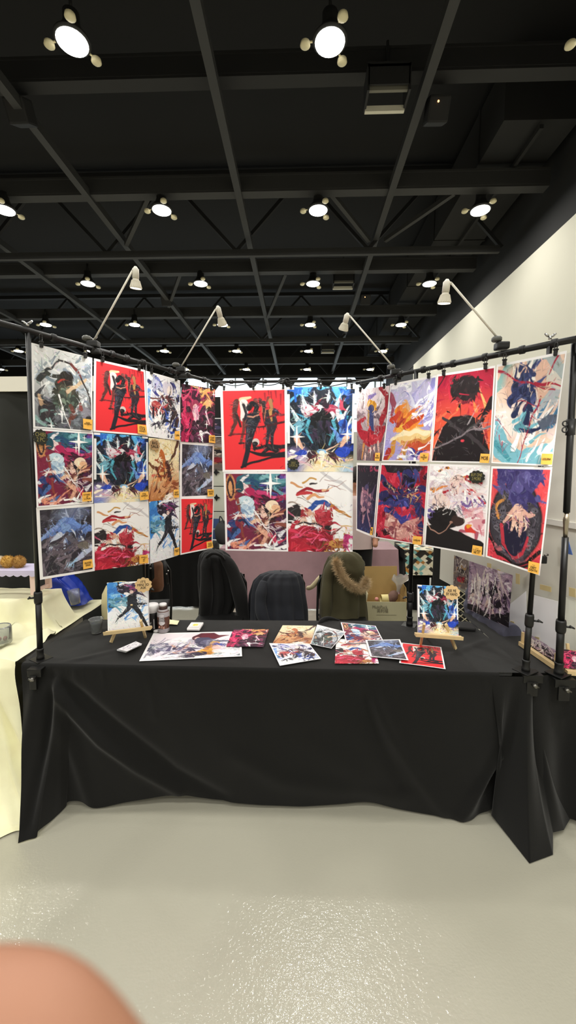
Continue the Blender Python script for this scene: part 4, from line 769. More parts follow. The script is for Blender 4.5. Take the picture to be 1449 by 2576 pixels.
left = [
 ([(79,862),(233,900),(233,1087),(84,1076)],'storm','storm grey print with a curved dark bow line, top left of the left panel',([(208,1053),(232,1056),(231,1082),(208,1078)],'VICTORIA\nBROTHERHOOD\n~ ~ ~')),
 ([(238,901),(365,931),(371,1097),(235,1086)],'redfield','bright red print with black upright shapes, top row of the left panel',([(345,1067),(367,1070),(369,1094),(345,1090)],'STEAL\nYOUR\nHEART')),
 ([(367,932),(453,957),(453,1109),(372,1098)],'indigosweep','white print with indigo and black sweeps, third along the top of the left panel',([(439,1085),(451,1084),(451,1107),(438,1105)],'LUNA')),
 ([(456,965),(541,979),(540,1115),(454,1111)],'magenta','magenta and dark plum print with orange plume, top right of the left panel',([(525,1095),(540,1095),(540,1115),(524,1113)],'I CANT\nDYING')),
 ([(83,1077),(234,1088),(235,1266),(92,1277)],'tealribbon','wine red print with a teal ribbon, middle row left end, left panel',([(206,1239),(229,1237),(229,1260),(206,1262)],'STARS\nof\nLUNA')),
 ([(236,1088),(371,1099),(373,1262),(237,1266)],'bluefire','black print with blue flames and cream base, middle row of the left panel',([(351,1238),(372,1236),(373,1256),(351,1259)],'TTGL\nGORILLA\n~~')),
 ([(373,1101),(451,1109),(451,1254),(374,1262)],'amber','cream and amber brown print with a tan scalloped tag, middle row of the left panel',([(436,1232),(449,1231),(449,1251),(436,1252)],'LIGHT\nMOON')),
 ([(453,1111),(540,1117),(537,1250),(453,1254)],'bluedrift','small dark print with pale blue drift, middle row right end, left panel',([(521,1231),(537,1231),(537,1248),(521,1249)],'FROSTED\nSWAN')),
 ([(92,1277),(236,1267),(237,1436),(101,1459)],'bluedrift','larger dark print with pale blue drift, bottom left of the left panel',([(208,1410),(231,1406),(233,1427),(208,1432)],'FROSTED\nSWAN')),
 ([(238,1266),(373,1261),(375,1418),(238,1435)],'redcloth','white print with red cloth and straw strokes, bottom row of the left panel',([(350,1397),(371,1395),(372,1416),(349,1418)],'WILL\nof\nD')),
 ([(375,1262),(451,1254),(451,1397),(376,1418)],'blackstride','blue sky print with a black striding shape, bottom row of the left panel',([(437,1380),(450,1376),(450,1395),(437,1398)],'PHANTOM\nTHIEVES\n..')),
 ([(452,1251),(538,1251),(535,1380),(453,1396)],'redfield','small red print with black upright shapes, bottom right of the left panel',([(519,1363),(533,1361),(535,1377),(519,1380)],'STEAL\nYOUR\nHEART')),
]
prints = []
for i, (q, art, lab, note) in enumerate(left):
    o, wq = poster(q, PLL, art, lab, 'prints on the left panel', note, seed=i, off=0.002*(i % 2)); prints.append((o, wq, lab, PLL, i < 4, 'L'))
right = [
 ([(897,982),(980,970),(960,1160),(897,1158)],'redcoil','dusty pink print with a red coil, top left of the right panel',([(945,1139),(957,1139),(956,1160),(944,1159)],'THE\nMOON')),
 ([(982,966),(1097,943),(1082,1161),(961,1160)],'lavender','lavender print with an orange burst, second along the top of the right panel',([(1058,1139),(1080,1140),(1077,1162),(1057,1162)],'THE\nSTRONGEST\nM.1')),
 ([(1099,942),(1245,919),(1234,1165),(1083,1162)],'crimson','crimson print with a rounded black hill, top row of the right panel',([(1210,1141),(1233,1142),(1231,1165),(1208,1164)],'MOB')),
 ([(1248,917),(1427,882),(1390,1173),(1236,1165)],'tealsweep','teal and peach print with navy tufts, top right of the right panel',([(1364,1141),(1392,1142),(1390,1169),(1362,1168)],'LOLUNA')),
 ([(897,1164),(957,1165),(940,1352),(897,1334)],'plum','narrow dark navy print with a plum plume, bottom left of the right panel',([(934,1326),(939,1326),(938,1346),(932,1345)],'!')),
 ([(959,1165),(1079,1167),(1063,1373),(943,1352)],'boneknot','red print with indigo knot and bone base, second along the bottom of the right panel',([(1040,1348),(1062,1350),(1061,1371),(1039,1368)],'~\nLUXEBLOOD\n!')),
 ([(1081,1167),(1234,1171),(1218,1401),(1065,1373)],'whitemane','print with white strands over a black mass, bottom row of the right panel',([(1190,1371),(1214,1375),(1213,1399),(1188,1393)],'~~\nI CAN\nBE IT')),
 ([(1236,1173),(1390,1175),(1358,1448),(1220,1401)],'stonering','red print with an indigo cloud over grey stones, bottom right of the right panel',([(1331,1411),(1358,1417),(1356,1445),(1329,1438)],'~~\nDEFY\nDEATH')),
]
for i, (q, art, lab, note) in enumerate(right):
    o, wq = poster(q, PLR, art, lab, 'prints on the right panel', note, seed=i+20, off=0.002*(i % 2)); prints.append((o, wq, lab, PLR, i < 4, 'R'))
mid = [
 ([(554,978),(721,974),(723,1186),(560,1187)],'redfield','large red print with black upright shapes, upper left of the four middle prints',None),
 ([(722,974),(893,972),(888,1187),(723,1186)],'bluefire','large black print with blue flames, upper right of the four middle prints',None),
 ([(562,1187),(723,1187),(725,1387),(567,1385)],'tealribbon','large wine red print with a teal ribbon, lower left of the four middle prints',None),
 ([(723,1187),(888,1187),(887,1388),(725,1387)],'redcloth','large white print with red cloth, lower right of the four middle prints',None),
]
for i, (q, art, lab, note) in enumerate(mid):
    o, wq = poster(q, PLC, art, lab, 'large prints in the middle', None, seed=i+40, curl=0.006, off=0.002*(i % 2)); prints.append((o, wq, lab, PLC, i < 2, 'C'))
    if i == 1:
        c = atpl(738,1168,(PLC[0]+PLC[1]*0.008, PLC[1])); scallop(o, c, V((1,0,0)), V((0,0,1)), V((0,-1,0)), .044, .042, dark_card, gold_ink, 'SALE\n2 FOR 25', name='round_sticker')
o, wq, *_ = prints[4]; fo, fx, fy, fn = frame_on(wq); c = atpl(101,1100,(PLL[0]+PLL[1]*0.008, PLL[1])); scallop(o, c, fx, fy, fn, .036, .04, dark_card, gold_ink, 'CHIBI\n2 PC', name='round_sticker')
o, wq, *_ = prints[6]; c = atpl(388,1119,(PLL[0]+PLL[1]*0.008, PLL[1])); scallop(o, c, fx, fy, fn, .042, .036, mat('kraft_card', (172,140,100), 0.7), ink_black, 'BIG\nSALE', name='round_sticker')
o, wq, *_ = prints[18]; fo, fx, fy, fn = frame_on(wq); c = atpl(1200,1200,(PLR[0]+PLR[1]*0.008, PLR[1])); scallop(o, c, fx, fy, fn, .046, .034, dark_card, gold_ink, 'BUY ONE\n2 MORE', name='round_sticker')
for o, wq, lab, pl, top, side in prints:
    if not top: continue
    zr = {'L': 2.37, 'R': 2.30, 'C': 2.35}[side]
    for s, nm_ in ((0.14, 'left'), (0.86, 'right')) if side != 'C' else ((0.06, 'left'), (0.5, 'middle'), (0.95, 'right')):
        p = wq[0].lerp(wq[1], s)
        base_z = {'L': (L1.z+(L2.z-L1.z)*max(0,(p.y-L1.y)/(L2.y-L1.y))), 'R': (R1.z+(R2.z-R1.z)*max(0,(p.y-R1.y)/(R2.y-R1.y))), 'C': CA.z}[side]
        clip(p+pl[1]*0.004, base_z-0.012, 'black clip at %s top of the %s' % (nm_, lab.split(',')[0]) if nm_ != 'middle' else 'black clip at middle top of the %s' % lab.split(',')[0], 'clips along the rails', pl[1])
# ------------------------------------------------------------------ clip-on spotlights
lamp_white = mat('lamp_white_enamel', (226,222,210), 0.4); bulb_mat = mat('bulb_glow', (255,250,238), 0.3, emit=5.0); rib_mat = mat('bulb_ribs', (214,208,192), 0.5)
def spot(label, base, joint, head_top, head_bot, energy, cone=105):
    t = thing('clip_spotlight', base, label, 'spotlight', 'clip-on spotlights above the rails')
    m = MB(); m.box(base+V((0,0,-0.005)), (0.06, 0.05, 0.035), None, 0.008); m.box(base+V((0.01,0,-0.045)), (0.05, 0.03, 0.02), None, 0.006); m.build('clamp', black_plastic, t)
    MB().lathe(base+V((-0.03,-0.01,0.014)), [(0.02,0),(0.024,0.004),(0.024,0.016),(0.018,0.022)], 14).build('knob', mat('knob_grey', (92,92,88), 0.4), t)
    MB().tube([base+V((0,0,0.01)), joint], 0.0048, 10).build('arm', lamp_white, t)
    d = (head_bot-head_top).normalized(); L = (head_bot-head_top).length
    m = MB(); m.tube([joint, head_top.lerp(head_bot, 0.12)], 0.006, 8); m.tube([head_top, head_top+d*0.008, head_top+d*L*0.12, head_top+d*L*0.52], [0.006,0.012,0.0165,0.0165], 16); m.build('socket', lamp_white, t)
    m = MB(); m.tube([head_top+d*L*0.52, head_top+d*L*0.62, head_top+d*L*0.8, head_top+d*L*0.97], [0.014,0.018,0.026,0.029], 20, caps=False)
    for k in range(20):
        a = 2*math.pi*k/20; x = d.orthogonal().normalized(); y = d.cross(x); e = x*math.cos(a)+y*math.sin(a); m.bar(head_top+d*L*0.62+e*0.019, head_top+d*L*0.93+e*0.029, 0.003, 0.004)
    m.build('bulb_body', rib_mat, t)
    x = d.orthogonal().normalized(); y = d.cross(x); c = head_top+d*L*0.96; m = MB(); vs = [c+d*0.004]+[c+(x*math.cos(2*math.pi*k/20)+y*math.sin(2*math.pi*k/20))*0.0265 for k in range(20)]; m.add(vs, [(0, 1+k, 1+(k+1) % 20) for k in range(20)]); m.build('bulb_face', bulb_mat, t)
    l = bpy.data.lights.new('spot_light', 'SPOT'); l.energy = energy; l.spot_size = math.radians(cone); l.spot_blend = 0.8; l.shadow_soft_size = 0.03; l.color = (1, 0.97, 0.93)
    lo = bpy.data.objects.new('spot_light', l); COL.objects.link(lo); lo.location = head_top+d*(L+0.01); lo.rotation_mode = 'QUATERNION'; lo.rotation_quaternion = d.to_track_quat('-Z', 'Y')
    return t
nl, nr = PLL[1], PLR[1]
def hp(x, y, base, n, out): # a point on the upright plane through the clip, `out` metres in front of the prints
    dd = V((-n.y, n.x, 0)); 
    return atpl(x, y, (base+n*out, n))
for (bx, by), (jx, jy), (tx, ty), (ex, ey), lab, pl, E_ in (
    ((235,864),(333,681),(341,670),(342,728),'white clip-on spotlight, left one above the left panel',pL,13),
    ((455,928),(541,780),(547,769),(560,820),'white clip-on spotlight, right one above the left panel',pL,13),
    ((995,934),(882,797),(875,787),(863,832),'white clip-on spotlight, left one above the right panel',pR,13),
    ((1262,868),(1136,713),(1125,702),(1117,766),'white clip-on spotlight, right one above the right panel',pR,15)):
    b = atpl(bx, by, pl); n = pl[1]
    spot(lab, b, hp(jx, jy, b, n, 0.30), hp(tx, ty, b, n, 0.31), hp(ex, ey, b, n, 0.29 if 'left panel' in lab else 0.30), E_)
b = Rend+V((0.0,0.02,0.02))  # extra unseen spotlight, added because the right booth board came out too dark
spot('white clip-on spotlight outside the frame on the right rail, added to brighten the board', b, V((1.18,1.42,2.0)), V((1.18,1.41,2.02)), V((1.195,1.47,1.96)), 22, 100)
# ------------------------------------------------------------------ things on the table
ZT = TZ+0.0085
def flat(name, px, art, label, cat, grp, lift, flip=0, seed=0):
    q = [atz(x, y, ZT+lift) for x, y in px]; o = sheet(name, q, art, None, curl=0.0015, seed=seed, flip=flip); return tag(o, label, cat, grp)
flat('art_print', [(386,1592),(606,1588),(609,1652),(350,1663)], 'palewide', 'wide pale print with a plum and gold mark lying on the table', 'print', 'prints lying on the table', .002, seed=1)
flat('art_print', [(587,1582),(676,1583),(663,1628),(569,1627)], 'magenta', 'magenta print lying over the corner of the wide pale print', 'print', 'prints lying on the table', .006, seed=2)
flat('art_print', [(711,1573),(795,1574),(781,1620),(686,1619)], 'amber', 'orange and cream print lying in the table middle', 'print', 'prints lying on the table', .002, seed=3)
flat('art_print', [(677,1618),(779,1621),(808,1657),(704,1674)], 'indigosweep', 'white and indigo print lying below the orange one', 'print', 'prints lying on the table', .006, seed=5)
flat('art_print', [(798,1571),(871,1590),(834,1631),(781,1620)], 'storm', 'grey print lying tilted beside the orange one', 'print', 'prints lying on the table', .010, seed=4)
flat('art_print', [(846,1607),(938,1610),(953,1669),(842,1669)], 'redcloth', 'red and white print lying near the table front edge', 'print', 'prints lying on the table', .003, seed=7)
flat('art_print', [(857,1566),(945,1574),(967,1616),(871,1618)], 'tealribbon', 'wine red and violet print lying at the back of the loose prints', 'print', 'prints lying on the table', .008, seed=6)
flat('art_print', [(1010,1616),(1110,1628),(1121,1684),(1004,1668)], 'redfield', 'red print with black shapes lying rightmost on the table', 'print', 'prints lying on the table', .002, seed=9)
flat('art_print', [(919,1609),(1006,1608),(1028,1662),(931,1651)], 'bluedrift', 'dark blue grey print lying left of the red one', 'print', 'prints lying on the table', .012, seed=8)
canvas_edge = mat('canvas_edge', (226,226,230), 0.7); pine = mat('pine', (214,188,140), 0.55, noise=0.12, nscale=30)
def easel(side, tl, tr_, br, bl, ledge, legs, art, badge, body, Yb):
    q = []
    ep = (aty(bl[0], bl[1], Yb), V((0.04 if side == 'left' else -0.04, -1, 0.24)).normalized())
    for (x, y) in (tl, tr_, br, bl): q.append(atpl(x, y, ep))
    n = (q[3]-q[0]).cross(q[1]-q[0]).normalized()
    if n.y > 0: n = -n
    t = thing('tabletop_easel', atz((legs[0][1][0]+legs[1][1][0])/2, (legs[0][1][1]+legs[1][1][1])/2, ZT), 'small pine easel holding a canvas at the %s of the table' % side, 'easel', 'tabletop easels')
    a, b = aty(*ledge[0], Yb-0.02), aty(*ledge[1], Yb-0.02); m = MB(); m.bar(a, b, 0.03, 0.014, bev=0.002); m.bar(a-V((0,0.018,-0.004)), b-V((0,0.018,-0.004)), 0.006, 0.018); m.build('ledge', pine, t)
    for (ltop, lfoot) in legs:
        A_ = aty(*ltop, Yb-0.005); B_ = atz(*lfoot, ZT); topp = A_+(A_-B_)*0.9+V((0,0.03,0)); MB().bar(B_, topp, 0.012, 0.014).build('leg', pine, t)
    c = (a+b)/2; MB().bar(V((c.x, c.y+0.2, ZT)), V((c.x, c.y+0.06, c.z+0.13)), 0.012).build('leg', pine, t)
    cv = thing('canvas', (q[2]+q[3])/2, 'small canvas with %s standing on the %s easel' % ({'blackstride':'a black shape in blue sky','bluefire':'blue flames on black'}[art], side), 'canvas', 'canvases on easels')
    m = MB(); m.prism([p-n*0.0012 for p in q], -n, 0.016); m.build('stretcher', canvas_edge, cv)
    sheet('painted_face', q, art, cv)
    o, x, y, nn = frame_on(q); cB = aty(*badge[0], Yb+0.03)+n*0.02; scallop(cv, cB, x, y, n, badge[1], badge[2], tan_card, ink_black, body, lobes=10)
easel('left', (269,1466),(371,1461),(374,1577),(271,1590), ((264,1593),(381,1579)), (((287,1592),(279,1616)),((357,1584),(366,1603))), 'blackstride', ((364,1471),.049,.042), "IT'S\nMINI 3D\nASK", 2.2)
easel('right', (1051,1471),(1151,1477),(1154,1602),(1052,1594), ((1044,1596),(1162,1605)), (((1065,1598),(1058,1622)),((1136,1603),(1146,1632))), 'bluefire', ((1133,1490),.044,.04), 'ASK ME\nBY HAND', 2.13)
# clear cup with water
clear = mat('clear_plastic', (236,240,240), 0.08, trans=0.82, ior=1.2, coat=0.5); water = mat('water', (225,235,238), 0.02, trans=0.9, ior=1.2)
c = atz(243,1592,ZT); t = thing('plastic_cup', c, 'clear plastic cup of water on the left of the table', 'cup')
r1 = (atz(256,1592,ZT)-atz(230,1592,ZT)).length/2
MB().lathe(c, [(0.001,0.001),(r1*.86,0.001),(r1*.9,0.004),(r1*1.28,0.083),(r1*1.36,0.086),(r1*1.28,0.088),(r1*1.2,0.083),(r1*.84,0.006),(0.001,0.005)], 28, caps=False).build('cup_wall', clear, t)
MB().lathe(c, [(0.001,0.0065),(r1*.83,0.0065),(r1*1.08,0.058),(0.001,0.058)], 28, caps=False).build('water', water, t)
# tall black canister with white lid
c = atz(384,1585,ZT); s = (atz(401,1585,ZT)-atz(369,1585,ZT)).length/2; hz_ = 0.16
t = thing('canister', c, 'black canister with a white lid beside the left easel', 'canister')
MB().lathe(c, [(s*.86,0),(s*.95,.004),(s*.97,.10),(s*.92,.118)], 24).build('body', black_plastic, t)
MB().lathe(c+V((0,0,.116)), [(s*.97,0),(s*.97,.012),(s*1.04,.014),(s*1.04,.04),(s*.96,.046),(.001,.047)], 24).build('lid', mat('white_lid', (240,240,240), 0.4), t)
yv = V((0,0,1)); text_mesh('printed_name', 'RYL', 0.02, paper, t, c+V((0.0,-s*1.0,.045)), V((0,0,1)), V((-1,0,0)), fit=(.036,.014)); MB().box(c+V((s*.55,-s*.80,.05)), (.003,.002,.06)).build('printed_line', paper, t)
# shake bottle
c = atz(412,1589,ZT); s = (atz(427,1589,ZT)-atz(397,1589,ZT)).length/2
t = thing('shake_bottle', c, 'bottle of brown milk shake with white cap right of the canister', 'bottle')
MB().lathe(c, [(s*.8,0),(s*.96,.006),(s*.9,.03),(s*.9,.04),(s*.98,.055),(s*1.0,.105),(s*.92,.13),(s*.62,.143)], 24).build('body', mat('bottle_brown', (92,58,46), 0.3), t)
MB().lathe(c, [(s*.83,0.001),(s*.985,.007),(s*.93,.028)], 24, caps=False).build('base_band', mat('bottle_grey', (150,146,150), 0.3), t)
m = MB(); m.lathe(c+V((0,0,.1)), [(s*1.015,0),(s*.97,.026),(s*.7,.042)], 24, caps=False); m.build('shoulder_sleeve', mat('bottle_silver', (170,166,170), 0.35), t)
MB().lathe(c+V((0,0,.143)), [(s*.66,0),(s*.66,.018),(s*.6,.02)], 20).build('neck', mat('bottle_neck', (74,56,50), 0.4), t)
MB().lathe(c+V((0,0,.162)), [(s*.62,0),(s*.62,.01),(s*.55,.013),(.001,.0135)], 20).build('cap', mat('white_lid', (240,240,240), 0.4), t)
pts = [c+V((s*.95*math.sin(a*.8)*0.95, -s*1.02*math.cos(a*.8), .085)) for a in np.linspace(-1, 1, 9)]
m = MB(); up_ = V((0,0,1)); m.grid([[p+up_*(h_*0.033*math.sqrt(max(0.05, 1-((i-4)/4.3)**2))) for i, p in enumerate(pts)] for h_ in (-1,-.5,0,.5,1)]); m.build('label_badge', mat('label_badge', (214,210,212), 0.5), t)
text_mesh('printed_name', 'CORE\nPOWER', 0.015, ink_black, t, c+V((0,-s*1.04,.086)), V((1,0,0)), yv, fit=(s*1.25,.026)); text_mesh('printed_number', '42g', 0.016, mat('label_peach', (230,180,160), 0.5), t, c+V((0,-s*1.03,.042)), V((1,0,0)), yv, fit=(s*1.1,.02))
# crumpled tissue by the bottle
m = MB(); c = atz(393,1588,ZT+.005); m.ball(c, (.016,.012,.01), 14, lump=0.5, seed=3); m.solo('tissue', paper, 'crumpled white tissue beside the bottle foot', 'tissue')
# pale yellow ticket, sticker box, folded leaflets
m = MB(); q = [atz(x, y, ZT+.003) for x, y in ((424,1559),(451,1562),(446,1572),(420,1570))]; m.prism(q, V((0,0,1)), .002); m.solo('paper_slip', mat('cream_slip', (238,230,186), 0.6), 'small cream paper slip lying right of the bottle', 'paper slip')
q = [atz(x, y, ZT+.002) for x, y in ((477,1571),(509,1571),(506,1587),(474,1587))]; ce = sum(q, V())/4; t = thing('sticker_box', ce, 'small white rounded box with a yellow mark behind the wide pale print', 'box')
MB().box(ce+V((0,0,.008)), ((q[1]-q[0]).length*1.0, (q[0]-q[3]).length, .016), None, .006).build('body', paper, t)
w2, h2 = (q[1]-q[0]).length*.36, (q[0]-q[3]).length*.34; sheet('yellow_mark', [ce+V((-w2,h2,.0175)), ce+V((w2,h2,.0175)), ce+V((w2,-h2,.0175)), ce+V((-w2,-h2,.0175))], 'label_yellow', t)
for k in range(4):
    px = [(294,1637),(340,1617),(354,1624),(316,1642)]; z = ZT+.002+.009*k; q = [atz(x+1.2*k, y-0.5*k, z) for x, y in px]
    if k == 3: o = sheet('leaflet', [p+V((0,0,.006)) for p in q], 'cardart', None, curl=.002); tag(o, 'top leaflet with pale art on the small stack at table left', 'leaflet', 'stack of leaflets')
    else:
        m = MB(); m.prism(q, V((0,0,1)), .007); m.solo('leaflet', canvas_edge, '%s white leaflet under the top one of the small stack' % ['lowest', 'second lowest', 'third lowest'][k], 'leaflet', 'stack of leaflets')
m = MB(); c = atz(1172,1578,ZT+.012); m.box(c, (.1,.07,.022), Matrix.Rotation(-.15,3,'Z'), .008); m.solo('wallet', mat('dark_leather', (34,34,36), 0.5), 'black wallet lying behind the right easel', 'wallet')
m = MB(); q = [atz(x, y, ZT+.004) for x, y in ((1272,1590),(1288,1597),(1284,1601),(1268,1594))]
# ------------------------------------------------------------------ cream booth on the left
cream = cloth_mat('cream_satin', (252,245,206), 0.5, 0.2, 0.12)
t = thing('side_table', (-2.2, 2.3, 0), 'table hidden under the cream cloth at the left', 'table')
MB().box((-2.2, 2.36, .71), (1.46, .58, .04)).build('tabletop', fold_grey, t); MB().box((-2.2, 2.485, .83), (1.22, .15, .17)).build('riser', fold_grey, t)
for x in (-2.8, -1.6): MB().bar((x, 2.36, 0), (x, 2.36, .692), .05, .4).build('leg', leg_grey, t)
prof = [(2.95,.757),(2.64,.76),(2.6,.80),(2.585,.935),(2.57,.945),(2.48,.946),(2.40,.945),(2.375,.933),(2.355,.87),(2.33,.80),(2.26,.768),(2.1,.757),(1.97,.757),(1.945,.745),(1.93,.6),(1.915,.4),(1.89,.18),(1.84,.05),(1.76,.012),(1.70,.008)]
pp = catmull([V((0, y, z)) for y, z in prof], 110); NXc = 90; P = []
for j, c in enumerate(pp):
    r = []; up_ = max(0, c.z-.76) if c.y > 2.3 else 0
    for i in range(NXc+1):
        s = i/NXc
        if s < 0.8: p = V((-2.95+(s/0.8)*(1.385), c.y, c.z))
        else:
            q = (s-.8)/.2; p = V((-1.565+q*(0.125+0.0*up_), c.y-0.02*q*(up_ > 0), c.z-up_*min(1, (q*1.15))**0.75))
        k = 1 if c.z < .74 else (0.5 if c.y < 2.38 else 0.12)
        w = 0.028*nz(p.x*9+c.y*7, c.z*3, c.y*2)*k+0.016*math.sin(p.x*26+c.z*4+2*nz(p.x*4, c.y*5))*k*(c.z < .95)+0.014*max(0, 1-abs(math.sin((p.x*1.6+c.y*1.3)*5.2))*4)*k*(c.y < 2.34)
        if c.z > .79 and c.y < 2.39: p.y -= 1.2*w+0.022*math.sin(p.x*27+3*nz(p.x*3))
        elif c.z > .74 and c.y < 2.35: p.z += max(-0.003, w*2.0)
        elif c.z <= .74: p.y -= 2.2*w; p.x += 0.16*(1-c.z/.74)**1.6*s
        else: p.z += max(-.002, w); 
        p.z = max(p.z, 0.004)
        r.append(p)
    P.append(r)
mb = MB(); mb.grid(P)
fp = catmull([atz(0,2150,.012), atz(14,2138,.014), atz(30,2108,.016), atz(55,2075,.02), atz(58,2045,.05)], 20)
mb.solo('cream_tablecloth', cream, 'cream satin cloth draped over the neighbouring table at the left', 'tablecloth')
lilac = mat('lilac_paint', (206,198,226), 0.6); pink = mat('pink_paint', (238,208,196), 0.6)
t = thing('display_stand', (-1.88, 2.47, .962), 'small lilac bench with scalloped edge and pink legs on the cream cloth', 'stand')
m = MB(); m.box((-1.87, 2.47, 1.113), (.56, .19, .016), None, .003)
pts = []; n_ = 12
for k in range(n_*6+1):
    a = k/(n_*6); pts.append(V((-2.15+.56*a, 2.374, 1.092-0.011*abs(math.sin(math.pi*n_*a)))))
m.prism([V((-2.15,2.374,1.108))]+pts+[V((-1.59,2.374,1.108))], V((0,1,0)), .006)
pts = [V((-1.588, 2.374+.19*k/24, 1.092-.011*abs(math.sin(math.pi*4*k/24)))) for k in range(25)]; m.prism([V((-1.588,2.374,1.108))]+pts+[V((-1.588,2.564,1.108))], V((-1,0,0)), .006); m.build('shelf', lilac, t)
for x in (-2.1, -1.625):
    for y in (2.40, 2.545): MB().box((x, y, 1.034), (.032, .022, .14)).build('leg', pink, t)
for x in (-2.1, -1.625): MB().box((x, 2.47, .985), (.016, .14, .02)).build('rung', pink, t)
fur_b = mat('brown_fur', (206,164,84), 0.95, noise=0.45, nscale=60); fur_d = mat('dark_brown_fur', (182,140,76), 0.95, noise=0.5, nscale=60); fur_w = mat('white_fur', (226,216,196), 0.95)
def fuzzy(c, r, m_, label, grp, n=900, seed=1):
    rr = random.Random(seed); mb = MB(); mb.ball(c, (r, r, r*.95), 20, lump=0.12, seed=seed)
    for k in range(n):
        d = V((rr.gauss(0,1), rr.gauss(0,1), rr.gauss(0,1))).normalized(); b = c+d*r*.97; e = b+d*r*.24+V((rr.gauss(0,1), rr.gauss(0,1), rr.gauss(0,1)))*r*.07; x = d.orthogonal().normalized()*r*.045
        o = len(mb.v); mb.v += [b-x, b+x, e]; mb.f.append([o,o+1,o+2]); mb.sm.append(False)
    return mb.solo('plush_pompom', m_, label, 'plush', grp)
for (x, y), m_, lab, sd in (((-4,1425), fur_w, 'white fluffy plush at the left frame edge on the lilac bench', 3), ((20,1425), fur_b, 'golden fluffy plush, middle one on the lilac bench', 4), ((48,1424), fur_d, 'darker brown fluffy plush, right one on the lilac bench', 5)):
    c = aty(x, y, 2.45); c.z = 1.121+.035; fuzzy(c, .035, m_, lab, 'fluffy plushes on the bench', seed=sd)
# blue bag with clear cups
blue = mat('blue_plastic_bag', (30,58,170), 0.35)
c0 = V((-1.655, 2.80, .765)); m = MB(); rows_ = []
for j in range(15):
    q = j/14; r = []
    for k in range(37):
        a = 2*math.pi*k/36; w = 1+0.13*nz(math.cos(a)*3+q*5, math.sin(a)*3, q*4)
        rx, ry = (.085+.02*math.sin(q*3))*w, (.08+.02*q)*w; e = 0.38
        cx = math.copysign(abs(math.cos(a))**e, math.cos(a)); cy = math.copysign(abs(math.sin(a))**e, math.sin(a))
        r.append(c0+V((rx*cx*(1-.35*q)-.075*q+.06*(1-q), ry*cy+.03*q, .02+.19*q+0.02*nz(a*2, 1)*q)))
    rows_.append(r)
m.grid(rows_); m.ball(c0+V((.05,0,.025)), (.09,.08,.02), 16)
m.solo('carrier_bag', blue, 'blue plastic bag slumped behind the cream cloth', 'bag')
m = MB(); m.tube([c0+V((.13,-.13,.05)), c0+V((.10,-.1,.14))], [.03,.04], 16); m.solo('spare_cup', clear, 'clear plastic cup leaning against the blue bag', 'cup')
# clear container on the cream cloth with pink sweet
c = aty(4,1640,2.12); c.z = .775; t = thing('clear_jar', c, 'clear plastic container at the left frame edge on the cream cloth', 'container')
MB().lathe(c, [(.001,.001),(.05,.001),(.055,.01),(.055,.09),(.05,.1),(.046,.09),(.05,.012),(.001,.004)], 24, caps=False).build('wall', clear, t); m = MB(); m.ball(c+V((-.01,0,.018)), .014, 12); m.ball(c+V((.02,.01,.018)), .013, 12); m.build('filling', mat('pink_sweet', (222,150,140), 0.5), t)
# pale sack behind the cup
m = MB(); rows_ = []; c0 = V((-1.30, 2.86, 0)); prf = [(.02,.0),(.11,.01),(.13,.3),(.135,.62),(.14,.74),(.13,.83),(.10,.89),(.05,.915),(.005,.92)]
for r0_, z in prf:
    rows_.append([c0+V((r0_*math.cos(a)*(1+.06*nz(a*2,z*5)), r0_*.7*math.sin(a)*(1+.08*nz(a*3,z*4)), z)) for a in np.linspace(0, 2*math.pi, 33)])
m.grid(rows_); m.solo('fabric_sack', cloth_mat('pale_sack', (234,222,170), 0.8), 'pale yellow fabric sack standing behind the cup and left easel', 'sack')
# black booth curtain at the left with a white band on top
curtain = cloth_mat('black_curtain', (44,45,42), 0.9)
t = thing('booth_curtain', (-3.0, 3.3, 0), 'black booth curtain with a white band along its top at the left', 'curtain')
P = []
for j in range(40):
    z = .02+2.33*j/39; P.append([V((-5.2+3.9*i/110, 3.3+.022*math.sin(i*.62+.5*math.sin(z*2))+.012*nz(i*.16, z*3.5)+.012*math.sin(z*11+nz(i*.05))*(.5), z)) for i in range(111)])
m = MB(); m.grid(P); m.build('drape', curtain, t); MB().box((-3.25, 3.28, 2.405), (3.9, .02, .115)).build('top_band', mat('band_white', (226,222,208), 0.7), t); MB().tube([(-5.2,3.3,2.36),(-1.3,3.3,2.36)], .02, 10).build('pipe', black_metal, t)
for x in (-5.15, -1.32): MB().tube([(x,3.34,0),(x,3.34,2.36)], .02, 10).build('upright', black_metal, t)
# ------------------------------------------------------------------ chairs and coats behind the table
def loft(rows, n=48, seed=0, fold=0.05, nf=9, ex=0.8):
    P = []
    for k, (z, cx, cy, rx, ry) in enumerate(rows):
        r = []; q = k/(len(rows)-1)
        for i in range(n+1):
            a = 2*math.pi*i/n; w = 1+fold*min(1, q*1.6+.12)*(math.sin(nf*a+seed+1.1*nz(q*1.3, seed)+.9*math.sin(2*a+seed))*(.5+.5*nz(a*1.3, seed, q))+nz(math.cos(a)*3+seed, math.sin(a)*3, z*3)*.5)
            c_ = math.copysign(abs(math.cos(a))**ex, math.cos(a)); s_ = math.copysign(abs(math.sin(a))**ex, math.sin(a)); r.append(V((cx+rx*c_*w, cy+ry*s_*w, z)))
        P.append(r)
    return P
def resamp(rows, n):
    pts = np.array(rows); t = np.linspace(0, len(rows)-1, n); return [tuple(np.interp(t, range(len(rows)), pts[:, k]) for k in range(5)) for t in t]
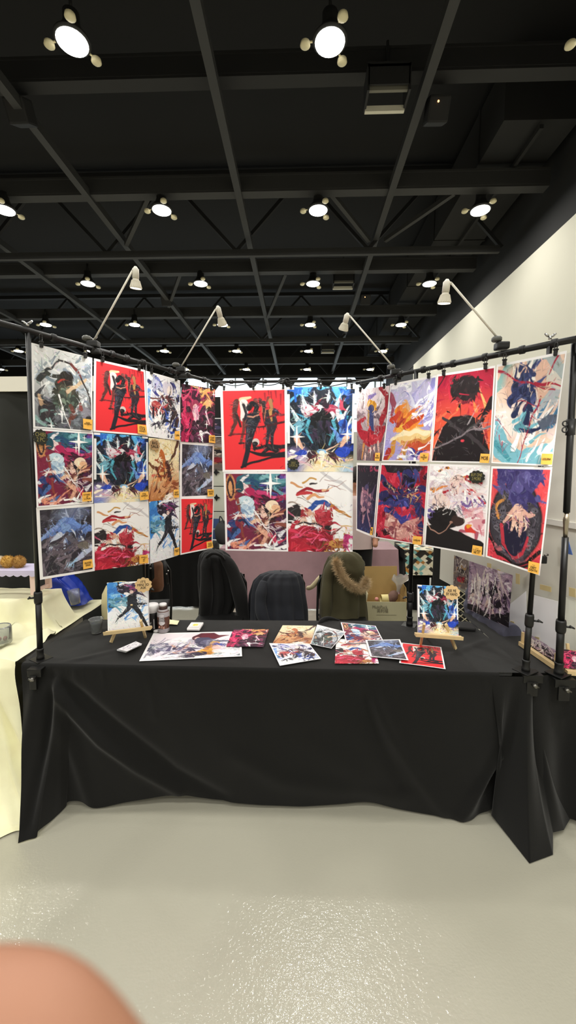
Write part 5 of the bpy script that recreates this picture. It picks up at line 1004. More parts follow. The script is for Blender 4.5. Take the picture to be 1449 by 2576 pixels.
def chair(x, y, rot, label, top=0.8):
    t = thing('folding_chair', (x, y, 0), label, 'chair', 'folding chairs behind the table'); R_ = Matrix.Rotation(rot, 3, 'Z'); T = lambda p: V((x, y, 0))+R_ @ V(p)
    for s in (-1, 1):
        MB().tube([T((s*.21,-.02,0)), T((s*.21,.20,.45)), T((s*.2,.25,top-.08)), T((s*.16,.255,top))], .011, 10).build('frame_side', black_metal, t)
        MB().tube([T((s*.19,.26,0)), T((s*.19,-.18,.44))], .010, 10).build('leg', black_metal, t)
    MB().box(T((0,.0,.455)), (.4,.4,.025), R_, .01).build('seat', black_plastic, t)
    m = MB(); P = [[T((.19*u, .255-.03*(1-u*u), z)) for u in np.linspace(-1,1,11)] for z in np.linspace(top-.22, top, 6)]; m.grid(P); m.tube([T((-.16,.255,top)), T((.16,.255,top))], .011, 8); m.build('backrest', black_plastic, t)
    MB().tube([T((-.2,.13,.3)), T((.2,.13,.3))], .008, 8).build('stretcher', black_metal, t); return t
YH = 3.55
PX = lambda px, Y: aty(px, 1400, Y).x
ZP = lambda py, Y: aty(755, py, Y).z
def coat_rows(lst, Y, dep):
    return [(ZP(y, Y), (PX(a, Y)+PX(b, Y))/2, Y+.02, (PX(b, Y)-PX(a, Y))/2, d) for (y, a, b), d in zip(lst, dep)]
chair(PX(560,YH), YH-.22, 0.0, 'folding chair under the black jacket behind the table')
chair(PX(708,YH), YH-.22, 0.0, 'folding chair under the charcoal coat behind the table')
chair(PX(862,YH), YH-.22, 0.05, 'folding chair under the green parka behind the table')
cb = cloth_mat('jacket_black', (24,24,24), 0.8); cc = cloth_mat('coat_charcoal', (42,44,50), 0.75); co = cloth_mat('parka_olive', (84,80,58), 0.85)
rows_ = resamp(coat_rows([(1384,535,540),(1385,526,548),(1389,512,562),(1399,504,574),(1425,500,584),(1470,499,592),(1510,500,590),(1548,502,576)], YH, [.01,.04,.08,.11,.12,.12,.12,.12]), 40)
t = thing('black_jacket', (PX(560,YH), YH, ZP(1560,YH)), 'black jacket hung over the leftmost chair behind the table', 'jacket', None)
m = MB(); m.grid(loft(rows_, 120, 1, .15, 8, .95)); m.build('body', cb, t)
MB().tube(catmull([aty(560,1399,YH-.05), aty(582,1430,YH-.08), aty(602,1490,YH-.1), aty(614,1568,YH-.09)], 40), [.03+.03*min(1,i/14)+.005*math.sin(i*.31) for i in range(40)], 18).build('sleeve', cb, t)
MB().tube(catmull([aty(524,1395,YH-.04), aty(520,1430,YH-.09), aty(519,1490,YH-.1), aty(517,1548,YH-.08)], 40), [.03+.025*min(1,i/12)+.004*math.sin(i*.27) for i in range(40)], 18).build('sleeve', cb, t)
rows_ = resamp(coat_rows([(1438,704,708),(1439,690,722),(1441,672,742),(1448,654,754),(1465,640,762),(1500,632,768),(1540,630,772),(1580,630,774)], YH-.1, [.01,.04,.07,.1,.13,.15,.16,.17]), 44)
t = thing('charcoal_coat', (PX(700,YH), YH-.1, ZP(1580,YH)), 'charcoal coat draped over the middle chair behind the table', 'coat')
m = MB(); m.grid(loft(rows_, 160, 4, .14, 14, .95)); m.build('body', cc, t); MB().tube(catmull([aty(664,1462,YH-.17), aty(656,1500,YH-.22), aty(658,1540,YH-.23), aty(672,1578,YH-.23)], 30), [.03+.018*min(1,i/8)+.003*math.sin(i*.4) for i in range(30)], 14).build('sleeve', cc, t)
rows_ = resamp(coat_rows([(1388,872,876),(1389,862,885),(1392,842,900),(1402,828,910),(1425,820,914),(1470,812,918),(1520,806,922),(1568,805,924)], YH-.05, [.01,.04,.08,.11,.12,.13,.14,.15]), 44)
t = thing('green_parka', (PX(862,YH), YH-.05, ZP(1568,YH)), 'olive green parka with fur trimmed hood over the rightmost chair', 'parka')
m = MB(); m.grid(loft(rows_, 140, 7, .14, 11, .95)); m.build('body', co, t)
m = MB(); m.ball(aty(880,1426,YH-.13), (.125,.09,.14), 32, Matrix.Rotation(-.35,3,'Y'), lump=.16, seed=2); m.build('hood', co, t)
MB().tube(catmull([aty(846,1402,YH-.06), aty(828,1440,YH-.12), aty(822,1500,YH-.14), aty(820,1560,YH-.12)], 36), [.025+.025*min(1,i/12)+.004*math.sin(i*.3) for i in range(36)], 16).build('sleeve', co, t)
fm = MB(); path = catmull([aty(846,1410,YH-.2), aty(852,1432,YH-.23), aty(866,1456,YH-.25), aty(885,1474,YH-.26), aty(904,1482,YH-.25), aty(918,1474,YH-.22), aty(921,1458,YH-.18)], 60); rr = random.Random(5)
fm.tube(path, .02, 10)
for p in path:
    for k in range(130):
        d = V((rr.gauss(0,1), rr.gauss(0,1)-.4, rr.gauss(0,1))).normalized(); b = p+d*.016; e = p+d*.046+V((rr.gauss(0,.012), rr.gauss(0,.008), rr.gauss(0,.012))); x = d.orthogonal().normalized()*.0016; o = len(fm.v); fm.v += [b-x, b+x, e]; fm.f.append([o,o+1,o+2]); fm.sm.append(False)
fm.build('fur_trim', mat('fur_tan', (196,172,134), 0.95, noise=0.4, nscale=40), t)
# bit of pale lining and wine scarf between the coats
m = MB(); m.tube(catmull([aty(772,1480,YH+.1), aty(785,1476,YH+.05), aty(800,1458,YH+.05), aty(806,1448,YH+.08)], 14), [.012,.02,.022,.02,.02,.022,.022,.02,.02,.02,.018,.016,.014,.01], 10)
m.solo('pale_scarf', mat('scarf_cream', (206,192,156), 0.9), 'cream scarf between the charcoal coat and the green parka', 'scarf')
m = MB(); m.tube(catmull([aty(520,1402,YH-.12), aty(535,1392,YH-.16), aty(552,1396,YH-.14), aty(562,1406,YH-.1)], 16), .022, 10, ell=.6); m.build('collar', cb, bpy.data.objects['black_jacket'])
# leather bag on another chair
YB = 3.75; xb = PX(385,YB); chair(xb-.05, YB-.1, .2, 'dark chair with the brown leather bag behind the left easel', .82)
leather = mat('brown_leather', (124,84,60), 0.55, noise=0.25, nscale=16, bump=.3, bscale=60)
t = thing('leather_bag', (xb, YB-.1, ZP(1480,YB)), 'brown leather bag with black straps hung on a chair behind the left easel', 'bag')
m = MB(); m.grid(loft(resamp([(ZP(1405,YB),PX(400,YB),YB-.12,.05,.03),(ZP(1415,YB),PX(398,YB),YB-.12,.08,.06),(ZP(1445,YB),PX(398,YB),YB-.14,.085,.08),(ZP(1468,YB),PX(399,YB),YB-.14,.085,.075),(ZP(1478,YB),PX(399,YB),YB-.14,.075,.05),(ZP(1480,YB),PX(399,YB),YB-.14,.01,.01)], 24), 40, 2, .03, 5)); m.build('body', leather, t)
m = MB(); m.grid(loft(resamp([(ZP(1400,YB),PX(343,YB),YB-.1,.03,.03),(ZP(1415,YB),PX(345,YB),YB-.1,.06,.05),(ZP(1440,YB),PX(350,YB),YB-.12,.055,.05),(ZP(1455,YB),PX(352,YB),YB-.12,.03,.03),(ZP(1458,YB),PX(352,YB),YB-.12,.005,.005)], 20), 36, 5, .05, 5)); m.build('side_pouch', leather, t)
for x0, x1 in ((372,376),(378,384),(408,421)): MB().tube(catmull([aty(x0,1392,YB-.14), aty((x0+x1)/2+2,1430,YB-.23), aty(x1,1470,YB-.2)], 12), .016, 8, ell=.4).build('strap', black_plastic, t)
m = MB()
for p in ((377,1421),(379,1430),(423,1436),(419,1444)): m.ball(aty(*p, YB-.25), .008, 8)
m.build('stud', chrome, t)
# ------------------------------------------------------------------ booths further back
mauve = cloth_mat('mauve_cloth', (176,142,150), 0.9, .3)
def draped(label, name, x0, x1, y0, y1, z, m_, hemz=.01, skew=.0, fold=.01, nf=26, lean=0.0):
    P = []
    for q in np.linspace(0, 1, 16):
        r = []
        for i in range(91):
            s = i/90; x = x0+(x1-x0)*s
            r.append(V((x+lean*q*(s-.5), y0-.01-.03*q-fold*math.sin(s*nf+2*nz(s*3))*q, z-(z-hemz)*q)))
        P.append(r)
    m = MB(); m.grid(P)
    P = [[V((x1+lean*q*.5+.02*q, y0-.01-.03*q+(y1-y0)*s+fold*0, z-(z-hemz)*q))+V((fold*math.sin(s*9)*q,0,0)) for s in np.linspace(0,1,24)] for q in np.linspace(0,1,12)]; m.grid(P)
    P = [[V((x0-lean*q*.5-.02*q, y0-.01-.03*q+(y1-y0)*s, z-(z-hemz)*q))+V((fold*math.sin(s*9)*q,0,0)) for s in np.linspace(0,1,24)] for q in np.linspace(0,1,12)]; m.grid(P)
    m.grid([[V((x0+(x1-x0)*s, y0-.01+(y1-y0+.01)*q, z+.003*nz(s*20, q*4))) for s in np.linspace(0,1,40)] for q in np.linspace(0,1,10)])
    return m.solo(name, m_, label, 'tablecloth')
def plain_table(label, x0, x1, y0, y1, z):
    t = thing('booth_table', ((x0+x1)/2, (y0+y1)/2, 0), label, 'table'); MB().box(((x0+x1)/2, (y0+y1)/2, z-.03), (x1-x0-.06, y1-y0-.06, .04)).build('tabletop', fold_grey, t)
    for x in (x0+.1, x1-.1): MB().bar((x, (y0+y1)/2, 0), (x, (y0+y1)/2, z-.05), .04, (y1-y0)*.7).build('leg', leg_grey, t)
plain_table('table hidden under the mauve cloth', -1.0, 1.2, 5.0, 5.6, .745); draped('mauve cloth over the table beyond the coats', 'mauve_tablecloth', -1.0, 1.21, 5.0, 5.6, .755, mauve, lean=.06)
plain_table('table hidden under the black skirt at the left', -2.1, -1.12, 5.0, 5.6, .745); draped('black table skirt left of the mauve cloth', 'black_table_skirt', -2.1, -1.12, 5.0, 5.6, .755, cloth_mat('skirt_black', (14,14,14), 0.9), nf=40, hemz=.02)
plain_table('table hidden under the patchwork quilt', 1.3, 1.95, 5.0, 5.6, .745); draped('black skirt under the patchwork quilt', 'black_table_skirt', 1.3, 1.95, 5.0, 5.6, .75, cloth_mat('skirt_black', (14,14,14), 0.9), hemz=.02)
# patchwork quilt
q = Art(w=96, h=72, warp=0.004, seed=91, bg='D8D2B8'); NQ = 12.0
aa = np.floor((q.u*1.6+q.v)*NQ*.5).astype(int); bb = np.floor((q.u*1.6-q.v)*NQ*.5).astype(int)
pal = np.array([lin(c) for c in ('2A2620','E2DCC4','6FA8A4','B07A3C','E8E2CE','2E2A26','C8C2A4','7EB2AE','D8D0B4')]); q.c = pal[np.abs((aa*73856093) ^ (bb*19349663)) % 9]; ARTS['quilt'] = q
t = thing('patchwork_quilt', (1.56, 4.96, .45), 'patchwork quilt of teal, brown and cream diamonds over a table edge', 'quilt')
sheet('front_fall', [V((1.27,4.94,.762)), V((1.86,4.94,.762)), V((1.87,4.90,.46)), V((1.29,4.90,.46))], 'quilt', t, curl=.01); sheet('top_fold', [V((1.25,5.4,.775)), V((1.86,5.4,.775)), V((1.86,4.94,.764)), V((1.27,4.94,.764))], 'quilt', t, curl=.006, ny=30)
m = MB(); m.box((1.78, 4.8, .23), (.2, .16, .46)); m.solo('small_carton', mat('brown_carton', (96,76,46), 0.8), 'small brown carton under the patchwork quilt', 'carton')
MB().tube([(1.57,4.86,.01),(1.57,4.86,.44)], .012, 8).solo('table_leg_post', leg_grey, 'thin grey post under the patchwork quilt', 'post')
MB().tube([(1.72,4.55,0),(1.72,4.55,2.2)], .03, 12).solo('booth_pole', black_metal, 'black upright pole at the right end of the patchwork quilt', 'pole')
# open carton
kraft = mat('cardboard', (176,146,92), 0.85, noise=.08, nscale=6); kraft_out = mat('cardboard_pale', (186,180,148), 0.85)
bx0, bx1, by0, by1 = PX(925,4.0), PX(1026,4.0), 4.0, 4.26; zf = ZP(1512,4.0)
t = thing('open_carton', ((bx0+bx1)/2, 4.13, 0), 'open cardboard box with raised flap in front of the mauve cloth', 'box')
m = MB(); m.box(((bx0+bx1)/2, by0, zf/2), (bx1-bx0, .006, zf)); m.build('front_wall', kraft_out, t)
m = MB(); m.box((bx0, (by0+by1)/2, zf/2), (.006, by1-by0, zf)); m.box((bx1, (by0+by1)/2, zf/2), (.006, by1-by0, zf)); m.box(((bx0+bx1)/2, by1, zf/2), (bx1-bx0, .006, zf)); m.box(((bx0+bx1)/2, (by0+by1)/2, .02), (bx1-bx0, by1-by0, .02)); m.box(((bx0+bx1)/2, (by0+by1)/2, zf-.12), (bx1-bx0, by1-by0, .01)); m.build('body', kraft, t)
zt = ZP(1424,4.27); MB().bar(((bx0+bx1)/2-.01, by1, zf), ((bx0+bx1)/2-.015, by1+.03, zt), (bx1-bx0)*.9, .006, up=V((0,1,0))).build('flap', kraft, t)
MB().prism([V((bx1,by0,zf)), V((bx1,by1,zf)), V((bx1-.005,by1,zf+.16)), V((bx1+.01,by0+.08,zf+.12))], V((1,0,0)), .005).build('flap', kraft, t)
MB().prism([V((bx0,by0+.02,zf)), V((bx0,by1-.05,zf)), V((bx0+.015,by1-.05,zf+.09)), V((bx0+.01,by0+.02,zf+.07))], V((1,0,0)), .005).build('flap', kraft_out, t)
text_mesh('printed_text', 'MultiPack\n     美利福', .05, mat('carton_ink', (110,104,84), 0.8), t, V((bx0+.13, by0-.006, zf-.075)), V((1,0,0)), V((0,0,1)), fit=(.155,.075)); MB().box(((bx0+bx1)/2, by0-.0045, zf-.135), (.2,.001,.003)).build('printed_line', mat('carton_ink', (110,104,84), 0.8), t)
c = V((PX(972,4.12), 4.12, zf+.0)); m = MB(); m.tube([c+V((-.05,-.02,0)), c+V((.07,.0,.0))], .042, 18, caps=False); m.tube([c+V((-.05,-.02,0)), c+V((.07,.0,.0))], .036, 18, caps=False); m.solo('paper_roll', mat('roll_cream', (232,216,150), 0.7), 'cream paper roll lying in the open cardboard box', 'roll')
c = V((PX(990,4.1), 4.1, zf-.02)); m = MB(); m.ball(c+V((0,0,.04)), (.05,.045,.07), 18, Matrix.Rotation(.5,3,'Y'), lump=.15); m.solo('yarn_bundle', mat('yarn_brown', (120,92,82), 0.95, noise=.4, nscale=50), 'brown yarn bundle in the open cardboard box', 'yarn')
m = MB(); cpp = [(.012,0),(.02,.05),(.035,.09),(.075,.13),(.08,.17)]; c = V((PX(1003,4.1), 4.1, zf+.07)); m.grid([[c+V((.03*z/.17+r_*math.cos(a)*(1+.35*nz(a*3,z*20)), r_*math.sin(a)*.7, z+.015*nz(a*4, z*9))) for a in np.linspace(0, 6.2832, 29)] for r_, z in cpp]); m.solo('plastic_bag', mat('film_plastic', (214,206,196), 0.2, trans=.5), 'crumpled clear plastic bag rising from the open box', 'bag')
m = MB(); m.ball(V((PX(950,4.06), 4.06, zf+.008)), .02, 12); m.solo('pink_ball', mat('pink_sweet', (222,150,140), 0.5), 'small pink ball in the open cardboard box', 'ball')
# booth back wall beyond the mauve table
board = mat('booth_board', (196,196,186), 0.75, noise=.06, nscale=4)
YW = 5.55
t = thing('cube_panel_wall', (-1.25, YW, .76), 'wall of pale plastic panels with black connectors beyond the gap between prints', 'panel wall', None)
for i in range(5):
    for j in range(3):
        x = -1.95+.345*i; z = .82+.345*j
        if z > 1.7: continue
        m = MB(); m.box((x+.17, YW, z+.17), (.335, .012, .335), None, .004); m.build('panel', mat('panel_pale', (204,206,190), 0.45), t)
zs = [.82, 1.165, 1.51, 1.855]; zc = [ZP(1188,YW), ZP(1252,YW), ZP(1315,YW)]
for i in range(6):
    for z in zc:
        x = PX(548,YW)+.345*(i-3); m = MB(); m.prism([V((x+.05*math.cos(a)*(1 if k % 2 == 0 else .45), YW-.014, z+.05*math.sin(a)*(1 if k % 2 == 0 else .45))) for k, a in enumerate(np.linspace(0, 2*math.pi, 9)[:-1])], V((0,-1,0)), .012); m.build('connector', black_plastic, t)
o = sheet('booth_print', [V((-1.9,YW-.02,2.16)), V((-.7,YW-.02,2.16)), V((-.7,YW-.02,1.73)), V((-1.9,YW-.02,1.73))], 'roar', None); tag(o, 'grey and brown print above the pale panel wall in the gap', 'print')
o = sheet('booth_print', [V((-1.9,YW-.02,2.42)), V((-.7,YW-.02,2.42)), V((-.7,YW-.02,2.17)), V((-1.9,YW-.02,2.17))], 'plum', None, flip=1); tag(o, 'dark print at the very top of the booth behind the gap', 'print')
MB().box((-1.3, YW+.03, 1.75), (1.5, .03, 1.9)).solo('panel_backing', wall_dark, 'dark backing board behind the pale panel wall', 'board', base=(-1.3, YW+.03, .8))
m = MB(); m.ball((PX(560,5.3), 5.3, .91), (.10,.06,.16), 18, lump=.1); m.tube(catmull([V((PX(560,5.3)-.03,5.28,1.03)), V((PX(557,5.3),5.26,1.13)), V((PX(560,5.3)+.04,5.28,1.03))], 12), .008, 6); m.solo('dark_backpack', mat('backpack_grey', (58,60,60), 0.8), 'dark grey backpack on the mauve table seen through the left gap', 'backpack')
for k, z in enumerate((.80, .95)):
    m = MB(); m.box((PX(543,5.4), 5.42, z+.065), (.1, .01, .13)); m.solo('blue_card', mat('card_blue', (70,92,140), 0.6), '%s blue card at the left gap beside the backpack' % ('lower', 'upper')[k], 'card')
MB().box((.95, YW, 1.5), (1.0, .02, 1.45)).solo('display_board', board, 'pale display board behind the mauve table at the right gap', 'board')
tape_b = mat('blue_tape', (44,66,150), 0.6)
for (x0, y0, x1, y1), lab in (((936,1377,940,1384), 'first'), ((941,1358,944,1376), 'second'), ((948,1368,951,1376), 'third'), ((951,1377,966,1381), 'fourth'), ((992,1377,1000,1382), 'fifth'), ((1001,1366,1006,1380), 'sixth')):
    a, b = aty(x0, y0, YW-.016), aty(x1, y1, YW-.016); MB().box((a+b)/2, (abs(b.x-a.x), .003, abs(a.z-b.z))).solo('tape_strip', tape_b, '%s blue tape strip from the left on the pale board above the open box' % lab, 'tape', 'blue tape strips')
# ------------------------------------------------------------------ booth on the right
tapem = mat('masking_tape', (204,186,134), 0.7)
bd = V((-.144, 1, 0)).normalized(); bp0 = V((1.338, 2.6, 0)); PB = plane_of(bp0, bp0+bd)
bpt = lambda Y, z, o=0: V((1.338-.144*(Y-2.6), Y, z))+PB[1]*o
m = MB(); m.prism([bpt(1.72,.79), bpt(3.5,.79), bpt(3.5,2.3), bpt(1.72,2.34)], -PB[1], .02); m.solo('booth_backboard', mat('backboard', (206,204,192), 0.75, noise=.08, nscale=3), 'tall grey white board of the booth at the right edge', 'board')
MB().bar(bpt(1.74,1.44,.006), bpt(2.9,1.44,.006), .012, .03).solo('backboard_rail', mat('rail_white', (206,204,196), 0.5), 'pale horizontal strip across the grey white board at right', 'strip')
def onb(px, name, m_, label, cat, off, th=.002, grp=None):
    q = [atpl(x, y, (PB[0]+PB[1]*off, PB[1])) for x, y in px]; m = MB(); m.prism(q, PB[1], th); return m.solo(name, m_, label, cat, grp)
sheetw = mat('sheet_white', (248,247,248), 0.6)
onb([(1283,1520),(1324,1487),(1326,1602),(1282,1577)], 'paper_sheet', sheetw, 'white paper sheet with slanted corner left of the front right pole', 'paper sheet', .02)
onb([(1340,1496),(1404,1513),(1398,1642),(1334,1606)], 'paper_sheet', sheetw, 'white paper sheet between the two right poles', 'paper sheet', .02)
onb([(1416,1500),(1475,1520),(1475,1690),(1420,1655)], 'paper_sheet', mat('sheet_grey', (228,230,216), 0.6), 'greyish paper sheet at the right frame edge beside the pole', 'paper sheet', .02)
for k, (x, y, w, h_, lab) in enumerate(((1303,1455,10,26,'beside the purple ink print'), (1373,1476,28,13,'between the two right poles, upper one'), (1231,1424,10,16,'above the purple ink print'), (1255,1436,8,9,'right above the purple ink print'), (1289,1570,9,16,'at the foot of the slanted sheet'), (1351,1608,11,14,'at the foot of the sheet between the poles'), (1436,1652,22,12,'at the foot of the greyish sheet'), (1440,1488,16,22,'right of the right edge pole'))):
    onb([(x-w/2,y-h_/2),(x+w/2,y-h_/2+w*.25),(x+w/2,y+h_/2+w*.25),(x-w/2,y+h_/2)], 'tape_piece', tapem, 'beige tape piece on the right board, %s' % lab, 'tape', .027, grp='beige tape pieces')
def onsheet(px, art, label, off, name='booth_print', seed=0):
    q = [atpl(x, y, (PB[0]+PB[1]*off, PB[1])) for x, y in px]; o = sheet(name, q, art, None, curl=.006, seed=seed); return tag(o, label, 'print')
onsheet([(1179,1411),(1290,1447),(1281,1579),(1177,1531)], 'inkwash', 'purple and bone ink print hung before the grey white board', .19, seed=2)
onsheet([(1143,1396),(1179,1411),(1177,1484),(1143,1476)], 'roar', 'grey brown print behind the purple ink print', .03, seed=3)
onb([(1420,1350),(1430,1358),(1441,1396),(1422,1392)], 'blue_pennant', mat('pennant_blue', (64,92,150), 0.7), 'small blue cloth piece beside the steel jointed pole', 'cloth', .03, .004)
for x, y in ((1366,1408),):
    c = atpl(x, y, (PB[0]+PB[1]*.05, PB[1])); t = thing('spring_clamp', c, 'black clamp on the lower right edge of the stone ring print', 'clamp'); MB().box(c, (.03,.03,.04), None, .005).build('jaw', black_plastic, t); MB().tube([c+V((.0,-.01,.025)), c+V((.02,-.01,.03))], .006, 8).build('handle', steel_dull, t)
# next table with black cloth
plain_table('table hidden under the black cloth at the right edge', 1.16, 2.6, 1.99, 2.75, .74)
m = MB(); x0, x1 = 1.108, 2.7
m.grid([[V((x0+(x1-x0)*s, 1.925+.85*q, .747+.002*nz(s*18, q*9))) for s in np.linspace(0,1,50)] for q in np.linspace(0,1,24)])
P = []
for q in np.linspace(0, 1, 26):
    P.append([V((x0+(x1-x0)*s+.03*q, 1.925-.012-.06*q*q-.028*math.sin(s*40+.6)*min(1,q*1.6), .742-(.742-.03)*q)) for s in np.linspace(0,1,130)])
m.grid(P); m.solo('black_tablecloth', cl_black, 'black cloth over the next table at the right frame edge', 'tablecloth')
# wooden rack with prints at the foot of the board
a, b = atz(1309,1618,.765), atz(1400,1680,.765); t = thing('print_rack', (a+b)/2-V((0,0,.012)), 'long wooden rack with small prints at the foot of the right board', 'rack')
MB().bar(a, b, .022, .022).build('base_rail', pine, t)
n = (b-a).cross(V((0,0,1))).normalized(); n = n if n.x > 0 else -n
sheet('rack_print', [a+n*.012+V((0,0,.075)), b+n*.012+V((0,0,.075)), b+n*.012+V((0,0,.01)), a+n*.012+V((0,0,.01))], 'inkwash', t, flip=0)
for q in (0.06, .98): p = a.lerp(b, q); MB().bar(p, p+V((0,0,.07)), .012).build('post', pine, t)
a = atz(1424,1690,.76); t = thing('mini_easel', a, 'small wooden easel with a pink print at the right frame edge', 'easel'); MB().bar(a, a+V((.07,-.01,0)), .03, .02).build('base_rail', pine, t); MB().bar(a+V((.03,.02,0)), a+V((.03,.05,.12)), .012).build('post', pine, t); sheet('pink_print', [a+V((-.01,.03,.1)), a+V((.12,.0,.1)), a+V((.12,-.02,.015)), a+V((-.01,.01,.015))], 'magenta', t)
# garment heap and wire lattice behind the right easel
den = cloth_mat('blue_grey_cloth', (84,84,100), 0.85)
gp = lambda x, y: atpl(x, y, (PB[0]+PB[1]*.11, PB[1])); m = MB(); pth = catmull([gp(1196,1466), gp(1188,1500), gp(1192,1538), gp(1212,1562), gp(1245,1574), gp(1290,1596)], 60); m.tube(pth, [.036+.02*min(1,i/20)+.004*math.sin(i*.8)+.004*math.sin(i*.37) for i in range(60)], 20)
m.solo('blue_grey_garment', den, 'blue grey garment heaped under the purple ink print', 'garment')
sc = aty(1235,1600,2.86); t = thing('stool', (sc.x, 2.88, 0), 'black stool under the blue grey garment', 'stool'); MB().lathe((sc.x, 2.9, .66), [(.14,0),(.15,.01),(.15,.03),(.001,.035)], 20).build('seat', black_plastic, t)
for a_ in (.8, 2.4, 3.9, 5.5): MB().tube([(sc.x+.11*math.cos(a_), 2.9+.11*math.sin(a_), .66), (sc.x+.16*math.cos(a_), 2.9+.16*math.sin(a_), 0)], .011, 8).build('leg', black_metal, t)
m = MB(); YG = 3.3
for k in range(-2, 11):
    for s in (-1, 1):
        a, b = aty(1148, 1478+k*16, YG), aty(1182, 1478+k*16+s*26, YG); m.tube([a, b], .0035, 6)
m.bar(aty(1148,1440,YG), aty(1148,1640,YG), .01); m.bar(aty(1183,1440,YG), aty(1183,1640,YG), .01); m.bar(aty(1148,1640,YG), V((aty(1148,1640,YG).x, YG, 0)), .012); m.bar(aty(1183,1640,YG), V((aty(1183,1640,YG).x, YG, 0)), .012)
m.solo('wire_lattice', mat('wire_cream', (214,206,176), 0.5), 'cream wire lattice behind the right easel', 'lattice')
MB().box((1.36, 3.62, .56), (.34, .02, 1.1)).solo('dark_screen', wall_dark, 'dark screen behind the cream wire lattice', 'screen')
# ------------------------------------------------------------------ people
def skin_body(name, verts, edges, root, m_, parent, sub=2):
    me = bpy.data.meshes.new(name+'_cage'); off = wloc(parent) if parent else V((0,0,0))
    me.from_pydata([tuple(V(v[0])-off) for v in verts], edges, []); o = bpy.data.objects.new(name, me); COL.objects.link(o)
    md = o.modifiers.new('skin', 'SKIN'); md.use_smooth_shade = True
    for i, v in enumerate(verts):
        sv = me.skin_vertices[0].data[i]; r = v[1]; sv.radius = (r, r) if not isinstance(r, tuple) else r; sv.use_root = (i == root)
    s = o.modifiers.new('sub', 'SUBSURF'); s.levels = sub; s.render_levels = sub
    dg = bpy.context.evaluated_depsgraph_get(); m2 = bpy.data.meshes.new_from_object(o.evaluated_get(dg)); o.modifiers.clear(); o.data = m2; m2.name = name; bpy.data.meshes.remove(me)
    m2.materials.clear(); m2.materials.append(m_); m2.polygons.foreach_set('use_smooth', np.ones(len(m2.polygons), bool))
    if parent: o.parent = parent
    WLOC[o.name] = off; return o
skin = mat('skin', (172,122,96), 0.5, noise=.05, nscale=30)
# standing helper mostly hidden behind the prints
px_, py_ = PX(893,4.66), 4.68
t = thing('person', (px_, py_, 0), 'person in pale grey pink top and black trousers standing beyond the parka', 'person')
B = lambda x, y, z: (px_+x, py_+y, z)
skin_body('body', [(B(0,0,.95),.10),(B(0,0,1.15),.11),(B(0,0,1.36),.11),(B(0,0,1.46),.05),(B(0,-.01,1.52),.05),(B(0,-.015,1.6),.085),(B(0,-.01,1.68),.07),
  (B(.17,0,1.38),.05),(B(.23,.0,1.12),.042),(B(.21,-.12,.93),.034),(B(-.17,0,1.38),.05),(B(-.23,0,1.12),.042),(B(-.21,-.12,.93),.034),
  (B(.09,0,.86),.085),(B(.1,-.01,.5),.055),(B(.1,.02,.1),.04),(B(.1,-.12,.035),.035),(B(-.09,0,.86),.085),(B(-.1,-.01,.5),.055),(B(-.1,.02,.1),.04),(B(-.1,-.12,.035),.035),(B(.2,-.18,.88),.03),(B(-.2,-.18,.88),.03)],
  [(0,1),(1,2),(2,3),(3,4),(4,5),(5,6),(2,7),(7,8),(8,9),(9,21),(2,10),(10,11),(11,12),(12,22),(0,13),(13,14),(14,15),(15,16),(0,17),(17,18),(18,19),(19,20)], 0, skin, t)
top_m = cloth_mat('top_pale', (196,176,174), 0.9); m = MB(); m.grid(loft(resamp([(1.44,px_,py_,.07,.06),(1.41,px_,py_,.16,.1),(1.3,px_,py_,.21,.13),(1.1,px_,py_,.19,.135),(.95,px_,py_,.2,.14),(.84,px_,py_,.205,.145)], 24), 48, 1, .03, 7)); m.build('top', top_m, t)
for s in (-1, 1): MB().tube(catmull([V(B(s*.14,0,1.4)), V(B(s*.22,0,1.25)), V(B(s*.24,0,1.1)), V(B(s*.215,-.1,.95))], 14), [.07,.07,.066,.064,.062,.06,.058,.056,.054,.052,.05,.048,.046,.045], 14).build('sleeve', top_m, t)
tr_m = cloth_mat('trousers_black', (16,16,17), 0.85)
for s in (-1, 1): MB().tube(catmull([V(B(s*.085,0,.9)), V(B(s*.095,0,.7)), V(B(s*.1,-.01,.45)), V(B(s*.1,.02,.07))], 20), [.125-.003*i for i in range(20)], 16).build('trouser_leg', tr_m, t)
m = MB(); m.ball(B(0,.015,1.65), (.10,.11,.12), 18, lump=.08); m.build('hair', mat('hair_dark', (34,26,22), 0.7), t)
m = MB(); m.ball(B(0,-.12,1.6), (.014,.02,.02), 8); m.build('nose', skin, t)
m = MB()
for s in (-1, 1): m.ball(B(s*.035,-.098,1.625), (.012,.008,.007), 8)
m.build('eyes', mat('eye_dark', (30,24,20), 0.3), t)
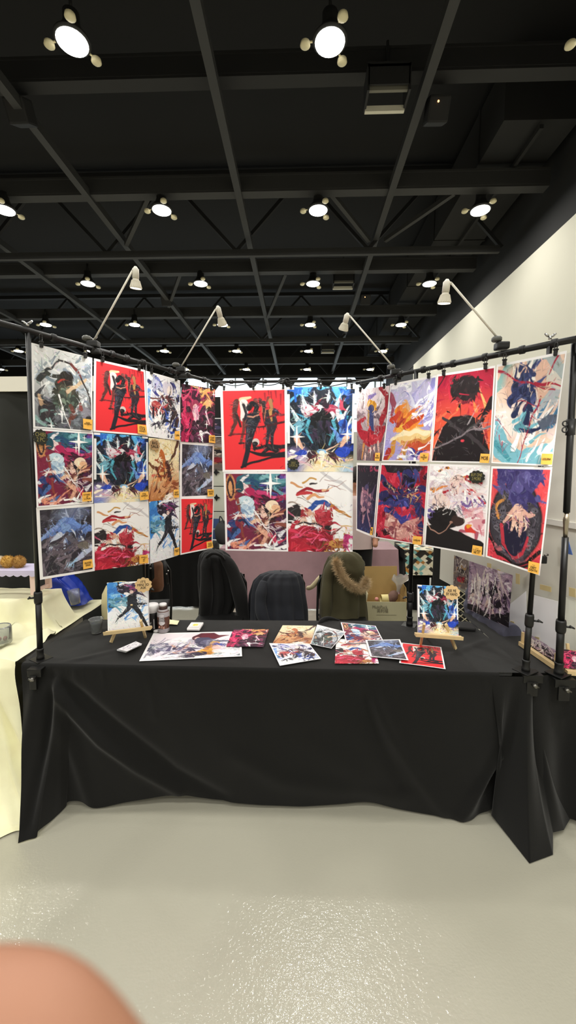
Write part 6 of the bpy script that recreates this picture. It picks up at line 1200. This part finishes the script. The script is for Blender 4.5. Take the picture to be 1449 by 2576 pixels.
MB().tube([B(-.025,-.1,1.565), B(0,-.106,1.562), B(.025,-.1,1.565)], .005, 8).build('mouth', mat('lips', (170,96,90), 0.5), t)
# the photographer's hand, a bent finger in front of the lens
def cm(x, y, d): return tuple(CP + RT*(x/1000) + UP*((y-2.8)/1000) + FW*(d/1000))
hv = [(cm(-99,-124,88),(.022,.015)), (cm(-125,-152,96),.023), (cm(-165,-215,105),.028), (cm(-205,-280,112),.034),
 (cm(-76,-90,73),.0108), (cm(-40,-78.5,65),.0104), (cm(-22,-96,62),.0095), (cm(-30,-116,66),.0072),
 (cm(-78,-107,82),.0105), (cm(-44,-106,77),.0098), (cm(-30,-121,74),.0085), (cm(-36,-137,78),.007),
 (cm(-80,-122,90),.010), (cm(-49,-124,86),.0092), (cm(-38,-137,84),.008), (cm(-44,-151,88),.0066),
 (cm(-82,-136,97),.0088), (cm(-56,-140,94),.008), (cm(-48,-150,92),.007), (cm(-53,-160,95),.006),
 (cm(-106,-112,74),.013), (cm(-92,-97,58),.011), (cm(-72,-92,48),.0095), (cm(-56,-93,42),.0078)]
he = [(0,1),(1,2),(2,3),(0,4),(4,5),(5,6),(6,7),(0,8),(8,9),(9,10),(10,11),(0,12),(12,13),(13,14),(14,15),(0,16),(16,17),(17,18),(18,19),(0,20),(20,21),(21,22),(22,23)]
hb = V(cm(-205,-280,112)); t = thing('person_hand', hb, 'blurred bare hand with a bent finger close to the lens at lower left', 'hand')
skin_body('hand', hv, he, 0, skin, t, 2)
# ------------------------------------------------------------------ render look
w = bpy.data.worlds.new('world'); scn.world = w; w.use_nodes = True; w.node_tree.nodes['Background'].inputs[0].default_value = (0.02,0.02,0.022,1)
scn.view_settings.view_transform = 'Standard'; scn.view_settings.look = 'None'; scn.view_settings.exposure = 0.0; scn.view_settings.gamma = 1.0; scn.view_settings.use_curve_mapping = False
scn.cycles.use_denoising = True; scn.cycles.max_bounces = 8; scn.cycles.transparent_max_bounces = 8; scn.cycles.caustics_reflective = False; scn.cycles.caustics_refractive = False; scn.cycles.sample_clamp_indirect = 6
